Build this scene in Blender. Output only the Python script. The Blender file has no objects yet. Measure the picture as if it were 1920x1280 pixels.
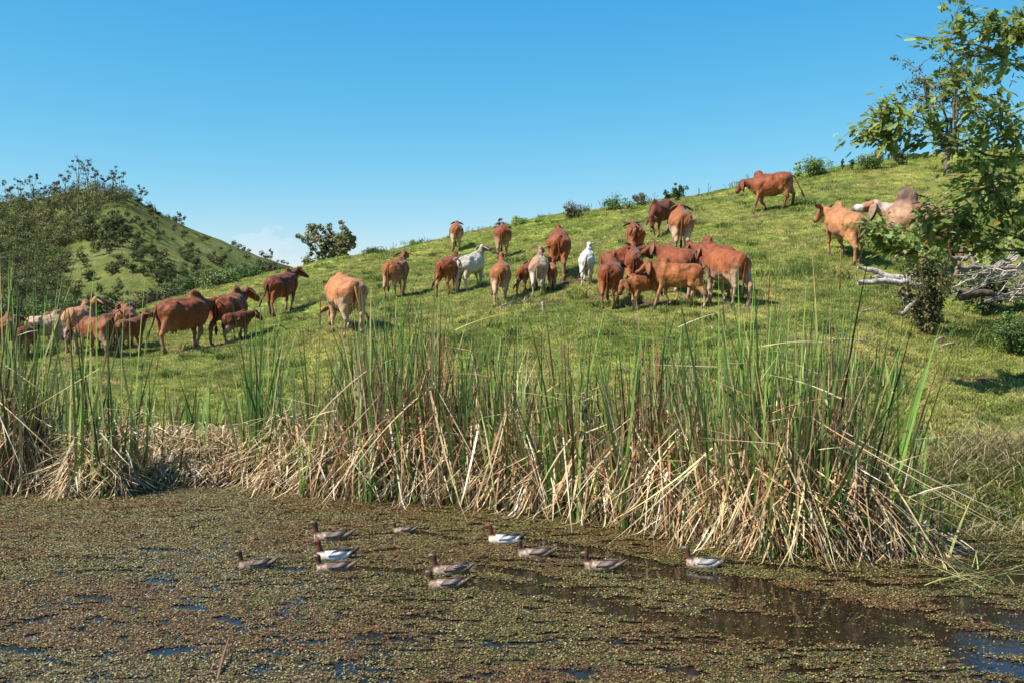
import bpy, math, random
import numpy as np
from mathutils import Vector, Matrix
R = np.random.default_rng(7)
random.seed(7)
PI = math.pi
scene = bpy.context.scene
COL = scene.collection

# ------------------------------------------------------------------ camera
F = 1866.7                      # focal length in pixels of the 1920 px wide frame (35 mm)
CAM_Z = 2.73
cam_data = bpy.data.cameras.new("camera")
cam_data.lens = 35.0; cam_data.sensor_width = 36.0
cam_data.clip_start = 0.1; cam_data.clip_end = 12000
cam = bpy.data.objects.new("camera", cam_data); COL.objects.link(cam)
PITCH = math.atan(40 / F)
cam.location = (0, 0, CAM_Z)
cam.rotation_euler = (PI / 2 - PITCH, 0, 0)
scene.camera = cam

# ------------------------------------------------------------------ sky and sun
SUN_EL = math.radians(50)
SUN_AZ = math.radians(-114)     # from +Y towards +X: the sun stands left of and behind the camera
sun_vec = Vector((math.sin(SUN_AZ) * math.cos(SUN_EL), math.cos(SUN_AZ) * math.cos(SUN_EL), math.sin(SUN_EL)))
world = bpy.data.worlds.new("World"); scene.world = world; world.use_nodes = True
wt = world.node_tree; wn = wt.nodes; wl = wt.links; wn.clear()
sky = wn.new('ShaderNodeTexSky'); sky.sky_type = 'NISHITA'; sky.sun_disc = False
sky.sun_elevation = SUN_EL; sky.sun_rotation = SUN_AZ
sky.air_density = 1.0; sky.dust_density = 0.25; sky.ozone_density = 2.2; sky.altitude = 200
# a small faint cloud low over the end of the far ridge
tc = wn.new('ShaderNodeTexCoord')
def wmath(op, a, b=None, c=None):
    n = wn.new('ShaderNodeMath'); n.operation = op
    for i, v in enumerate((a, b, c)):
        if v is None: continue
        if isinstance(v, (int, float)): n.inputs[i].default_value = v
        else: wl.new(v, n.inputs[i])
    return n.outputs[0]
# colour response of the photograph: deeper blue overhead, pale blue low down
srgb_ = wn.new('ShaderNodeSeparateColor'); wl.new(sky.outputs[0], srgb_.inputs[0]); crgb_ = wn.new('ShaderNodeCombineColor')
for i_, (a_, g_) in enumerate(((.160, 1.98), (.96, .85), (2.42, .38))): wl.new(wmath('MULTIPLY', wmath('POWER', srgb_.outputs[i_], g_), a_), crgb_.inputs[i_])
sep = wn.new('ShaderNodeSeparateXYZ'); wl.new(tc.outputs['Generated'], sep.inputs[0])
dx = wmath('DIVIDE', wmath('SUBTRACT', wmath('DIVIDE', sep.outputs[0], sep.outputs[1]), -0.248), 0.045)
dz = wmath('DIVIDE', wmath('SUBTRACT', wmath('DIVIDE', sep.outputs[2], sep.outputs[1]), 0.076), 0.022)
rad = wmath('SQRT', wmath('ADD', wmath('MULTIPLY', dx, dx), wmath('MULTIPLY', dz, dz)))
fall = wmath('MAXIMUM', wmath('SUBTRACT', 1.0, rad), 0.0)
mp = wn.new('ShaderNodeMapping'); mp.inputs['Scale'].default_value = (26, 26, 70); wl.new(tc.outputs['Generated'], mp.inputs[0])
nz = wn.new('ShaderNodeTexNoise'); nz.inputs['Scale'].default_value = 1.0; nz.inputs['Detail'].default_value = 7; nz.inputs['Roughness'].default_value = .6
wl.new(mp.outputs[0], nz.inputs['Vector'])
cm = wmath('MULTIPLY', wmath('MAXIMUM', wmath('SUBTRACT', wmath('ADD', nz.outputs[0], wmath('MULTIPLY', fall, .35)), .62), 0.0), 3.2)
front = wmath('GREATER_THAN', sep.outputs[1], 0.0)
cm = wmath('MINIMUM', wmath('MULTIPLY', wmath('MULTIPLY', cm, wmath('MINIMUM', wmath('MULTIPLY', fall, 3.0), 1.0)), front), .20)
mixc = wn.new('ShaderNodeMix'); mixc.data_type = 'RGBA'
wl.new(cm, mixc.inputs['Factor']); wl.new(crgb_.outputs[0], mixc.inputs['A']); mixc.inputs['B'].default_value = (4.9, 5.1, 5.3, 1)
bg = wn.new('ShaderNodeBackground'); bg.inputs['Strength'].default_value = 0.094
wl.new(mixc.outputs['Result'], bg.inputs['Color'])
wo = wn.new('ShaderNodeOutputWorld'); wl.new(bg.outputs[0], wo.inputs[0])

sd = bpy.data.lights.new("sun", 'SUN'); sd.energy = 5.0; sd.angle = math.radians(0.5); sd.color = (1.0, 0.945, 0.86)
sun = bpy.data.objects.new("sun", sd); COL.objects.link(sun)
sun.rotation_euler = sun_vec.to_track_quat('Z', 'Y').to_euler(); sun.location = (-30, -20, 40)

vs = scene.view_settings
vs.view_transform = 'Standard'; vs.look = 'None'; vs.exposure = 1.0; vs.gamma = 1.0; vs.use_curve_mapping = False
scene.cycles.max_bounces = 8; scene.cycles.transparent_max_bounces = 8

# ------------------------------------------------------------------ helpers
def smoothstep(a, b, x):
    t = np.clip((x - a) / (b - a), 0, 1); return t * t * (3 - 2 * t)

_P = np.random.default_rng(3).random((256, 256)).astype(np.float64)
def vnoise(x, y):
    xi = np.floor(x).astype(int); yi = np.floor(y).astype(int)
    fx = x - xi; fy = y - yi
    fx = fx * fx * (3 - 2 * fx); fy = fy * fy * (3 - 2 * fy)
    a = _P[xi & 255, yi & 255]; b = _P[(xi + 1) & 255, yi & 255]
    c = _P[xi & 255, (yi + 1) & 255]; d = _P[(xi + 1) & 255, (yi + 1) & 255]
    return (a * (1 - fx) + b * fx) * (1 - fy) + (c * (1 - fx) + d * fx) * fy
def fbm(x, y, oct=4, gain=.5):
    s = 0; a = 1; t = 0
    for i in range(oct):
        s = s + a * vnoise(x * 2 ** i + 17.3 * i, y * 2 ** i + 5.1 * i); t += a; a *= gain
    return s / t

def mesh_np(name, verts, faces, cols=None, smooth=True, attr='tint'):
    """verts (n,3), faces (m,3) or (m,4)"""
    verts = np.asarray(verts, dtype=np.float32); faces = np.asarray(faces, dtype=np.int32)
    me = bpy.data.meshes.new(name)
    k = faces.shape[1]; m = faces.shape[0]
    me.vertices.add(len(verts)); me.vertices.foreach_set('co', verts.ravel())
    me.loops.add(m * k); me.loops.foreach_set('vertex_index', faces.ravel())
    me.polygons.add(m); me.polygons.foreach_set('loop_start', np.arange(0, m * k, k, dtype=np.int32))
    try: me.polygons.foreach_set('loop_total', np.full(m, k, dtype=np.int32))
    except Exception: pass
    if cols is not None:
        cols = np.asarray(cols, dtype=np.float32)
        c4 = np.ones((len(cols), 4), dtype=np.float32); c4[:, :3] = cols[:, :3]
        a = me.color_attributes.new(attr, 'FLOAT_COLOR', 'POINT'); a.data.foreach_set('color', c4.ravel())
    me.update(calc_edges=True)
    me.polygons.foreach_set('use_smooth', np.full(m, smooth, dtype=bool))
    return me

def link(name, me, mat=None, parent=None, loc=None, rotz=None):
    if mat is not None and isinstance(me, bpy.types.Mesh) and not me.materials: me.materials.append(mat)
    o = bpy.data.objects.new(name, me); COL.objects.link(o)
    if parent is not None: o.parent = parent
    if loc is not None: o.location = loc
    if rotz is not None: o.rotation_euler = (0, 0, rotz)
    return o
def tag(o, label=None, cat=None, group=None, kind=None):
    if label: o['label'] = label
    if cat: o['category'] = cat
    if group: o['group'] = group
    if kind: o['kind'] = kind
    return o
def thing(name, label, cat, loc=(0, 0, 0), rotz=0, group=None):
    o = bpy.data.objects.new(name, None); COL.objects.link(o)
    o.location = loc; o.rotation_euler = (0, 0, rotz); o.empty_display_size = .2
    return tag(o, label, cat, group)
def copy_tree(o, parent=None):
    c = o.copy(); COL.objects.link(c)
    if parent is not None: c.parent = parent
    for ch in list(o.children): copy_tree(ch, c)
    return c

class Geo:
    """collects pieces of mesh with colours"""
    def __init__(s): s.v = []; s.f3 = []; s.f4 = []; s.c = []; s.n = 0
    def add(s, v, f, c):
        v = np.asarray(v, float); f = np.asarray(f, int); c = np.asarray(c, float)
        if c.ndim == 1: c = np.tile(c, (len(v), 1))
        s.v.append(v); s.c.append(c)
        if f.shape[1] == 4: s.f4.append(f + s.n)
        else:
            f = np.concatenate([f, f[:, 2:3]], 1); s.f4.append(f + s.n)
        s.n += len(v)
    def mesh(s, name, smooth=True):
        v = np.concatenate(s.v); c = np.concatenate(s.c); f = np.concatenate(s.f4)
        tri = f[:, 2] == f[:, 3]
        if tri.any():      # triangulate everything for a uniform array
            q = f[~tri]
            f = np.concatenate([f[tri][:, :3], q[:, [0, 1, 2]], q[:, [0, 2, 3]]])
        return mesh_np(name, v, f, c, smooth)

def tube_mesh(pts, rad, col, seg=7, cap=True, rough=0.0):
    """tapered tube along pts, returns v,f,c"""
    pts = np.asarray(pts, float); rad = np.asarray(rad, float); n = len(pts)
    d = np.gradient(pts, axis=0); d /= np.linalg.norm(d, axis=1)[:, None] + 1e-9
    ref = np.tile([0.13, 0.21, .97], (n, 1)); ref[np.abs((d * ref).sum(1)) > .9] = [1, .1, 0]
    a = np.cross(d, ref); a /= np.linalg.norm(a, axis=1)[:, None]; b = np.cross(d, a)
    th = np.linspace(0, 2 * PI, seg, endpoint=False)
    rr = rad[:, None] * (1 + rough * (R.random((n, seg)) - .5))
    v = pts[:, None] + rr[..., None] * (np.cos(th)[None, :, None] * a[:, None] + np.sin(th)[None, :, None] * b[:, None])
    v = v.reshape(-1, 3)
    i = np.arange(n - 1)[:, None] * seg; j = np.arange(seg)[None]; j2 = (j + 1) % seg
    f = np.stack([i + j, i + j2, i + seg + j2, i + seg + j], -1).reshape(-1, 4)
    c = np.asarray(col, float)
    if c.ndim == 1: c = np.tile(c, (len(v), 1))
    else: c = np.repeat(c, seg, 0)
    if cap:
        v = np.concatenate([v, pts[:1], pts[-1:]]); k = n * seg
        jj = np.arange(seg)
        f1 = np.stack([jj, np.full(seg, k), (jj + 1) % seg, (jj + 1) % seg], -1)[:, [1, 0, 3, 3]]
        e = (n - 1) * seg
        f2 = np.stack([np.full(seg, k + 1), e + jj, e + (jj + 1) % seg, e + (jj + 1) % seg], -1)
        f = np.concatenate([f, f1, f2]); c = np.concatenate([c, c[:1], c[-1:]])
    return v, f, c

# ------------------------------------------------------------------ materials
def mat_tint(name, rough=.7, noise_scale=20, noise_amt=.3, bump=.0, bump_scale=60, spec=.3, transl=0.0, sheen=0.0, inst=False):
    m = bpy.data.materials.new(name); m.use_nodes = True
    t = m.node_tree; n = t.nodes; l = t.links
    b = n['Principled BSDF']; b.inputs['Roughness'].default_value = rough
    b.inputs['Specular IOR Level'].default_value = spec
    a = n.new('ShaderNodeAttribute'); a.attribute_name = 'tint'
    g = n.new('ShaderNodeNewGeometry')
    tcn = n.new('ShaderNodeTexCoord')
    nz = n.new('ShaderNodeTexNoise'); nz.inputs['Scale'].default_value = noise_scale; nz.inputs['Detail'].default_value = 5; nz.inputs['Roughness'].default_value = .65
    l.new(tcn.outputs['Object'], nz.inputs['Vector'])
    mr = n.new('ShaderNodeMapRange'); mr.inputs['From Min'].default_value = .25; mr.inputs['From Max'].default_value = .75
    mr.inputs['To Min'].default_value = 1 - noise_amt; mr.inputs['To Max'].default_value = 1 + noise_amt
    l.new(nz.outputs[0], mr.inputs['Value'])
    mx = n.new('ShaderNodeVectorMath'); mx.operation = 'MULTIPLY'
    l.new(a.outputs['Color'], mx.inputs[0]); l.new(mr.outputs[0], mx.inputs[1])
    out = mx.outputs[0]
    if inst:
        oi = n.new('ShaderNodeObjectInfo')
        m2 = n.new('ShaderNodeMapRange'); m2.inputs['To Min'].default_value = .72; m2.inputs['To Max'].default_value = 1.3
        l.new(oi.outputs['Random'], m2.inputs['Value'])
        mx2 = n.new('ShaderNodeVectorMath'); mx2.operation = 'MULTIPLY'
        l.new(out, mx2.inputs[0]); l.new(m2.outputs[0], mx2.inputs[1]); out = mx2.outputs[0]
    l.new(out, b.inputs['Base Color'])
    if sheen: b.inputs['Sheen Weight'].default_value = sheen; b.inputs['Sheen Roughness'].default_value = .4
    if bump:
        nb = n.new('ShaderNodeTexNoise'); nb.inputs['Scale'].default_value = bump_scale; nb.inputs['Detail'].default_value = 4
        l.new(tcn.outputs['Object'], nb.inputs['Vector'])
        bp = n.new('ShaderNodeBump'); bp.inputs['Strength'].default_value = bump; bp.inputs['Distance'].default_value = .02
        l.new(nb.outputs[0], bp.inputs['Height']); l.new(bp.outputs[0], b.inputs['Normal'])
    if transl:
        tr = n.new('ShaderNodeBsdfTranslucent'); l.new(out, tr.inputs['Color'])
        ms = n.new('ShaderNodeMixShader'); ms.inputs[0].default_value = transl
        l.new(b.outputs[0], ms.inputs[1]); l.new(tr.outputs[0], ms.inputs[2])
        l.new(ms.outputs[0], n['Material Output'].inputs['Surface'])
    return m

M_COAT = mat_tint('cattle_coat', rough=.6, noise_scale=9, noise_amt=.38, bump=.6, bump_scale=30, spec=.22, sheen=.15)
M_HORN = mat_tint('horn_hoof', rough=.5, noise_amt=.15)
M_FEATHER = mat_tint('feathers', rough=.6, noise_scale=60, noise_amt=.35, bump=.4, bump_scale=160, spec=.3)
M_LEAF = mat_tint('leaf_surface', rough=.5, noise_scale=12, noise_amt=.2, spec=.3, transl=.5)
M_FAR = mat_tint('far_foliage', rough=.8, noise_scale=.6, noise_amt=.2, spec=.1, transl=.12, inst=True)
M_NEARFOL = mat_tint('shrub_foliage', rough=.6, noise_scale=2, noise_amt=.25, spec=.25, transl=.25, inst=True)
M_REED = mat_tint('reed_blade', rough=.55, noise_scale=9, noise_amt=.3, spec=.3, transl=.18)
M_WOOD = mat_tint('weathered_wood', rough=.9, noise_scale=11, noise_amt=.75, bump=1.0, bump_scale=40, spec=.15)
M_BARK = mat_tint('bark', rough=.9, noise_scale=10, noise_amt=.4, bump=.8, bump_scale=30, spec=.1)
M_WEED = mat_tint('pond_weed', rough=.6, noise_scale=6, noise_amt=.15, spec=.3, transl=.1)

# ------------------------------------------------------------------ terrain shape
# columns: picture bearing -> (depth Y, height seen at) ; heights are worked out once in metres
def zc(Y, py): return CAM_Z - (py - 600) / F * Y
WATER = {  # bearing : Y of the water's edge
 -900: 17.5, -300: 17.0, 0: 16.6, 250: 16.9, 450: 17.1, 550: 16.3, 700: 15.7, 850: 15.4, 1050: 15.0, 1250: 14.4, 1450: 13.6, 1600: 13.2, 1800: 13.05, 2150: 12.9, 2900: 12.5}
PROF = {
 -900: [(20, 770), (26, 690), (32, 668), (40, 650), (52, 645)],
 -300: [(20, 765), (26, 680), (32, 655), (40, 635), (50, 625)],
 0:    [(20, 765), (26, 672), (32, 645), (40, 622), (46, 612)],
 250:  [(20, 762), (26, 655), (32, 618), (40, 592), (46, 584)],
 450:  [(20, 755), (26, 645), (32, 596), (40, 553), (48, 532)],
 550:  [(19, 760), (24, 648), (30.7, 588), (40, 530), (52, 496)],
 700:  [(18.5, 750), (22.6, 632), (30, 558), (42, 496), (55, 466)],
 850:  [(18, 740), (22, 622), (30, 545), (40, 498), (48, 462), (56, 438)],
 1050: [(17.5, 735), (21, 602), (27, 523), (40, 450), (52, 406)],
 1250: [(17, 720), (20, 602), (24, 530), (30, 462), (40, 400), (49, 366)],
 1450: [(16, 720), (18, 650), (21.3, 573), (26, 486), (33.5, 397), (46, 338)],
 1600: [(15, 750), (18, 645), (21, 570), (25, 484), (33, 385), (46, 306)],
 1800: [(13.6, 885), (15.5, 785), (19, 660), (22, 592), (27, 485), (34, 375), (46, 290)],
 2150: [(13.5, 880), (15.5, 775), (19, 650), (22, 580), (27, 475), (34, 365), (46, 270)],
 2900: [(13.5, 880), (15.5, 775), (19, 645), (22, 570), (27, 465), (34, 355), (46, 250)],
}
YK = np.arange(4, 130, .25)
UK = sorted(PROF)
tab = []
for u in UK:
    w = WATER[u]; pr = PROF[u]
    ys = [0, 6, w - 3, w - .8, w]; zs = [-.9, -.9, -.7, -.32, 0.0]
    if u < 1700: ys += [w + .5]; zs += [.16]
    for (Y, py) in pr: ys.append(Y); zs.append(zc(Y, py))
    Yc, zcrest = ys[-1], zs[-1]
    s = (zs[-1] - zs[-2]) / (ys[-1] - ys[-2])
    drop = .16 if u > 500 else .30
    Y1 = Yc + 3; z1 = zcrest + .02 * 3
    ys += [Y1, Yc + 8, Yc + 25, Yc + 60, 400]; zs += [z1, z1 - .9, z1 - .9 - 17 * drop, max(-8, z1 - .9 - 52 * drop), -8.5]
    tab.append(np.interp(YK, ys, zs))
tab = np.array(tab)
UG = np.arange(-900, 2901, 25)
T2 = np.array([np.interp(UG, UK, tab[:, j]) for j in range(len(YK))]).T     # (u, Y)
ker = np.exp(-np.linspace(-2, 2, 9) ** 2); ker /= ker.sum()
pad = np.pad(T2, ((4, 4), (0, 0)), 'edge')
T2 = np.array([np.convolve(pad[:, j], ker, 'valid') for j in range(T2.shape[1])]).T
k2 = np.exp(-np.linspace(-2, 2, 9) ** 2); k2 /= k2.sum()
pad = np.pad(T2, ((0, 0), (4, 4)), 'edge')
T3 = np.array([np.convolve(pad[i], k2, 'valid') for i in range(T2.shape[0])])
wgt = smoothstep(17.5, 22, YK)[None]
T2 = T2 * (1 - wgt) + T3 * wgt

def near_h(X, Y):
    X = np.asarray(X, float); Y = np.asarray(Y, float)
    Yc = np.maximum(Y, 4.0)
    u = np.clip(960 + F * X / np.maximum(Yc, 8.0), -900, 2899.9)
    y = np.clip(Yc, 4, 129.7)
    iu = (u + 900) / 25; i = np.floor(iu).astype(int); fu = iu - i
    jy = (y - 4) / .25; j = np.floor(jy).astype(int); fy = jy - j
    z = (T2[i, j] * (1 - fu) + T2[i + 1, j] * fu) * (1 - fy) + (T2[i, j + 1] * (1 - fu) + T2[i + 1, j + 1] * fu) * fy
    rel = smoothstep(.05, .9, z) * (1 - .0 * y)
    z = z + rel * ((fbm(X * .22, Y * .22, 4) - .5) * .42 + (fbm(X * 1.1 + 40, Y * 1.1, 3) - .5) * .14)
    # rolling lip of the crest
    z = z + smoothstep(38, 48, Yc) * (fbm(X * .12 + 9, Y * .05, 3) - .5) * 1.0
    # the bank the photographer stands on
    nb = smoothstep(4.6, 2.2, np.where(Y < 4.7, Y, 9.0)); z = z * (1 - nb) + 1.05 * nb
    return z

FARK = {  # bearing: (ridge depth, ridge height seen at)
 -1500: (330, 430), -600: (340, 392), 0: (345, 380), 70: (348, 374), 160: (350, 354), 235: (352, 362), 300: (365, 399), 360: (385, 430), 420: (400, 452),
 480: (430, 477), 550: (470, 501), 700: (520, 545), 900: (560, 580), 1300: (600, 600), 3000: (600, 610)}
def far_h(X, Y):
    X = np.asarray(X, float); Y = np.asarray(Y, float)
    u = np.clip(960 + F * X / np.maximum(Y, 60), -1500, 3000)
    us = sorted(FARK)
    rY = np.interp(u, us, [FARK[k][0] for k in us]); rz = np.interp(u, us, [CAM_Z - (FARK[k][1] - 600) / F * FARK[k][0] for k in us])
    foot = 95.0
    t = np.clip((Y - foot) / (rY - foot), 0, 1)
    z = -8.5 + (rz + 8.5) * (0.35 * t + 0.65 * t ** 1.35) * (t < 1) + (rz + 8.5) * (t >= 1)
    back = np.clip((Y - rY) / 160, 0, 1)
    z = z - back ** 1.3 * (rz + 8.5) * .9
    amp = np.sin(np.clip(t, 0, 1) * PI) ** .7
    z = z + amp * ((fbm(X * .018 + 4, Y * .018, 4) - .5) * 13 + (fbm(X * .07, Y * .07, 3) - .5) * 4)
    # gully running down from upper left to lower right between the two green spurs
    gx = np.interp(Y, [110, 170, 250, 330], [-38, -68, -110, -160])
    z = z - amp * 7 * np.exp(-((X - gx) / 16) ** 2) + amp * 6 * np.exp(-((X - gx + 34) / 20) ** 2)
    return z
def ground_h(X, Y):
    Y = np.asarray(Y, float)
    w = smoothstep(88, 112, Y)
    return near_h(X, Y) * (1 - w) + far_h(X, Y) * w
_RY = np.concatenate([np.arange(11, 80, .05), np.arange(80, 620, .5)])
def px_dir(px, py):
    """direction (per unit depth along +Y) of a point of the photograph"""
    x = (px - 960) / F; y = -(py - 640) / F
    c, s = math.cos(PITCH), math.sin(PITCH)
    dy = c + y * s; dz = -s + y * c
    return x / dy, dz / dy
def hit(px, py, ymin=11.0, ymax=620):
    ax, az = px_dir(px, py)
    Y = _RY[(_RY >= ymin) & (_RY <= ymax)]
    z = CAM_Z + az * Y; h = ground_h(ax * Y, Y)
    k = np.nonzero(z <= h)[0]
    if len(k) == 0: return None
    Yh = Y[k[0]]
    return Vector((ax * Yh, Yh, float(ground_h(ax * Yh, Yh))))
def at(px, py, Y):
    ax, az = px_dir(px, py); return Vector((ax * Y, Y, CAM_Z + az * Y))
def gz(x, y): return float(ground_h(np.array([x]), np.array([y]))[0])
# ------------------------------------------------------------------ ground, hills, water
def grid(x0, x1, y0, y1, st, hf, name, mat, extra=None):
    xs = np.arange(x0, x1 + st * .5, st); ys = np.arange(y0, y1 + st * .5, st)
    X, Y = np.meshgrid(xs, ys); Z = hf(X, Y)
    v = np.stack([X, Y, Z], -1).reshape(-1, 3); nx, ny = len(xs), len(ys)
    i = np.arange(ny - 1)[:, None] * nx; j = np.arange(nx - 1)[None]
    f = np.stack([i + j, i + j + 1, i + nx + j + 1, i + nx + j], -1).reshape(-1, 4)
    me = mesh_np(name, v, f)
    if extra:
        for an, fn in extra.items():
            a = me.attributes.new(an, 'FLOAT', 'POINT'); a.data.foreach_set('value', fn(v[:, 0], v[:, 1], v[:, 2]).astype(np.float32))
    o = link(name, me, mat); o['kind'] = 'structure'; return o

DIRT = [(at(1870, 725, 17.3), 1.3, .45), (at(1700, 705, 17.6), .8, .3), (at(1800, 790, 15.5), .8, .3), (at(1640, 790, 16.0), .5, .3), (at(1700, 600, 21), .9, .5), (at(1880, 610, 20), 1.0, .6),
        (at(1080, 520, 26.5), .9, .8), (at(1130, 560, 23.6), 1.0, .6), (at(1030, 560, 24), .8, .5), (at(1200, 575, 22), 1.6, .5), (at(600, 555, 33), 1.0, .5), (at(1440, 400, 33), 1.6, .6)]
def dirt_fn(x, y, z):
    d = np.zeros_like(x)
    for (p, rx, ry) in DIRT:
        q = ((x - p.x) / rx) ** 2 + ((y - p.y) / ry) ** 2
        d = np.maximum(d, np.exp(-q * 1.2))
    d = d * (.55 + 1.2 * fbm(x * 1.7, y * 1.7, 4))
    d = np.maximum(d, smoothstep(.20, .0, z + (fbm(x * 2, y * 2, 3) - .5) * .2))
    return np.clip(d, 0, 1)
def density_fn(x, y, z):
    u = 960 + F * x / np.maximum(y, 5)
    d = np.interp(y, [12, 20, 30, 45, 62], [330, 260, 120, 60, 32])
    d = d * smoothstep(-160, 0, u) * smoothstep(2080, 1960, u) * (y > 11) * (y < 66) * smoothstep(.05, .2, z)
    d = d * (1 - .97 * smoothstep(.35, .75, dirt_fn(x, y, z)))
    d = d * (.45 + .95 * smoothstep(.3, .6, fbm(x * .8 + 31, y * .8, 3)))
    return d

def ground_material(name, far=False):
    m = bpy.data.materials.new(name); m.use_nodes = True; t = m.node_tree; n = t.nodes; l = t.links
    b = n['Principled BSDF']; b.inputs['Roughness'].default_value = .95; b.inputs['Specular IOR Level'].default_value = .08
    g = n.new('ShaderNodeNewGeometry')
    def noise(sc, det=5, rough=.6):
        k = n.new('ShaderNodeTexNoise'); k.inputs['Scale'].default_value = sc; k.inputs['Detail'].default_value = det; k.inputs['Roughness'].default_value = rough
        l.new(g.outputs['Position'], k.inputs['Vector']); return k.outputs[0]
    def ramp(src, stops):
        r = n.new('ShaderNodeValToRGB'); e = r.color_ramp.elements
        e[0].position, e[0].color = stops[0][0], (*stops[0][1], 1); e[1].position, e[1].color = stops[-1][0], (*stops[-1][1], 1)
        for p, c in stops[1:-1]:
            q = e.new(p); q.color = (*c, 1)
        l.new(src, r.inputs[0]); return r.outputs[0]
    def mix(f, a, c, mode='MIX'):
        k = n.new('ShaderNodeMix'); k.data_type = 'RGBA'; k.blend_type = mode
        if isinstance(f, float): k.inputs['Factor'].default_value = f
        else: l.new(f, k.inputs['Factor'])
        l.new(a, k.inputs['A']); l.new(c, k.inputs['B']); return k.outputs['Result']
    if far:
        c1 = ramp(noise(.035, 6), [(.3, (.085, .092, .028)), (.5, (.125, .145, .038)), (.7, (.21, .205, .075))])
        c2 = ramp(noise(.5, 6, .7), [(.3, (.55, .55, .5)), (.6, (1.15, 1.15, 1.1))])
        c = mix(1.0, c1, c2, 'MULTIPLY')
    else:
        c1 = ramp(noise(.35, 5), [(.32, (.155, .22, .034)), (.5, (.22, .285, .048)), (.68, (.31, .34, .08))])
        c2 = ramp(noise(9, 6, .75), [(.3, (.5, .5, .45)), (.65, (1.25, 1.2, 1.1))])
        c = mix(1.0, c1, c2, 'MULTIPLY')
        at_ = n.new('ShaderNodeAttribute'); at_.attribute_name = 'dirt'
        soil = ramp(noise(6, 6, .7), [(.3, (.04, .02, .012)), (.55, (.10, .052, .03)), (.75, (.2, .13, .085))])
        c = mix(at_.outputs['Fac'], c, soil)
    l.new(c, b.inputs['Base Color'])
    nb = noise(.9 if far else 14, 6, .7)
    bp = n.new('ShaderNodeBump'); bp.inputs['Strength'].default_value = 1.0; bp.inputs['Distance'].default_value = 1.2 if far else .06
    l.new(nb, bp.inputs['Height']); l.new(bp.outputs[0], b.inputs['Normal'])
    return m
M_GROUND = ground_material('meadow_turf'); M_HILL = ground_material('far_pasture', True)
ground = grid(-46, 62, 4.5, 96, .27, near_h, 'ground', M_GROUND, {'dirt': dirt_fn, 'grass_density': density_fn})
bank = grid(-30, 30, -40, 4.8, .5, near_h, 'near_bank', M_GROUND, {'dirt': lambda x, y, z: x * 0 + .3})
hills = grid(-460, 560, 94, 720, 4.0, lambda x, y: ground_h(x, y) - .06 * (y < 97), 'hills', M_HILL)
base = grid(-6000, 6000, -6000, 6000, 600, lambda x, y: x * 0 - 10.5, 'terrain', M_HILL)

def water_material():
    m = bpy.data.materials.new('pond_water'); m.use_nodes = True; n = m.node_tree.nodes; l = m.node_tree.links
    b = n['Principled BSDF']; b.inputs['Base Color'].default_value = (.012, .008, .005, 1); b.inputs['Roughness'].default_value = .07
    b.inputs['IOR'].default_value = 1.33; b.inputs['Specular IOR Level'].default_value = .5
    g = n.new('ShaderNodeNewGeometry'); k = n.new('ShaderNodeTexNoise'); k.inputs['Scale'].default_value = 3.5; k.inputs['Detail'].default_value = 3
    l.new(g.outputs['Position'], k.inputs['Vector'])
    bp = n.new('ShaderNodeBump'); bp.inputs['Strength'].default_value = .25; bp.inputs['Distance'].default_value = .02
    l.new(k.outputs[0], bp.inputs['Height']); l.new(bp.outputs[0], b.inputs['Normal'])
    return m
wv = [(-60, -3 + 5.5, 0), (60, 2.5, 0), (60, 19, 0), (-60, 19, 0)]
water = link('water', mesh_np('water', wv, [[0, 1, 2, 3]]), water_material()); water['kind'] = 'structure'

# floating weed: tens of thousands of tiny leaves with open lanes of water between
def gp(px, py):   # photo point on the water plane
    ax, az = px_dir(px, py); Y = -CAM_Z / az; return np.array([ax * Y, Y])
LANES = [([(985, 1015), (1100, 1030), (1300, 1078), (1420, 1092)], .10), ([(1165, 1066), (1350, 1092), (1560, 1132), (1760, 1182), (1930, 1222)], .17),
         ([(885, 1092), (1050, 1112), (1200, 1152), (1400, 1182), (1570, 1192)], .15), ([(1362, 1056), (1520, 1066), (1640, 1098)], .07),
         ([(780, 1000), (860, 1012)], .06), ([(668, 1066), (800, 1075)], .07), ([(660, 1040), (740, 1030)], .05), ([(665, 1005), (740, 1000)], .04),
         ([(840, 1062), (960, 1072), (1040, 1090)], .09), ([(1500, 1140), (1620, 1190)], .28), ([(1790, 1130), (1930, 1175)], .22), ([(1820, 1235), (1930, 1262)], .16), ([(1800, 1050), (1930, 1085)], .3),
         ([(270, 1030), (330, 1034)], .05), ([(280, 1090), (320, 1092)], .06), ([(330, 1140), (380, 1144)], .05), ([(150, 1120), (200, 1125)], .05), ([(410, 1160), (450, 1170)], .05), ([(0, 1215), (60, 1225)], .08), ([(300, 1225), (350, 1215)], .08), ([(1340, 1150), (1460, 1165)], .12), ([(500, 1066), (560, 1070)], .05), ([(160, 1045), (215, 1048)], .03), ([(20, 1172), (85, 1160)], .06)]
def lane_dist(x, y):
    d = np.full_like(x, 9.0)
    for pl, w in LANES:
        w = w * 1.25
        P = [gp(*p) for p in pl]
        for a, b in zip(P[:-1], P[1:]):
            ab = b - a; L2 = (ab ** 2).sum()
            t = np.clip(((x - a[0]) * ab[0] + (y - a[1]) * ab[1]) / L2, 0, 1)
            q = np.hypot(x - a[0] - t * ab[0], (y - a[1] - t * ab[1])) / w
            d = np.minimum(d, q)
    return d
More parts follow.
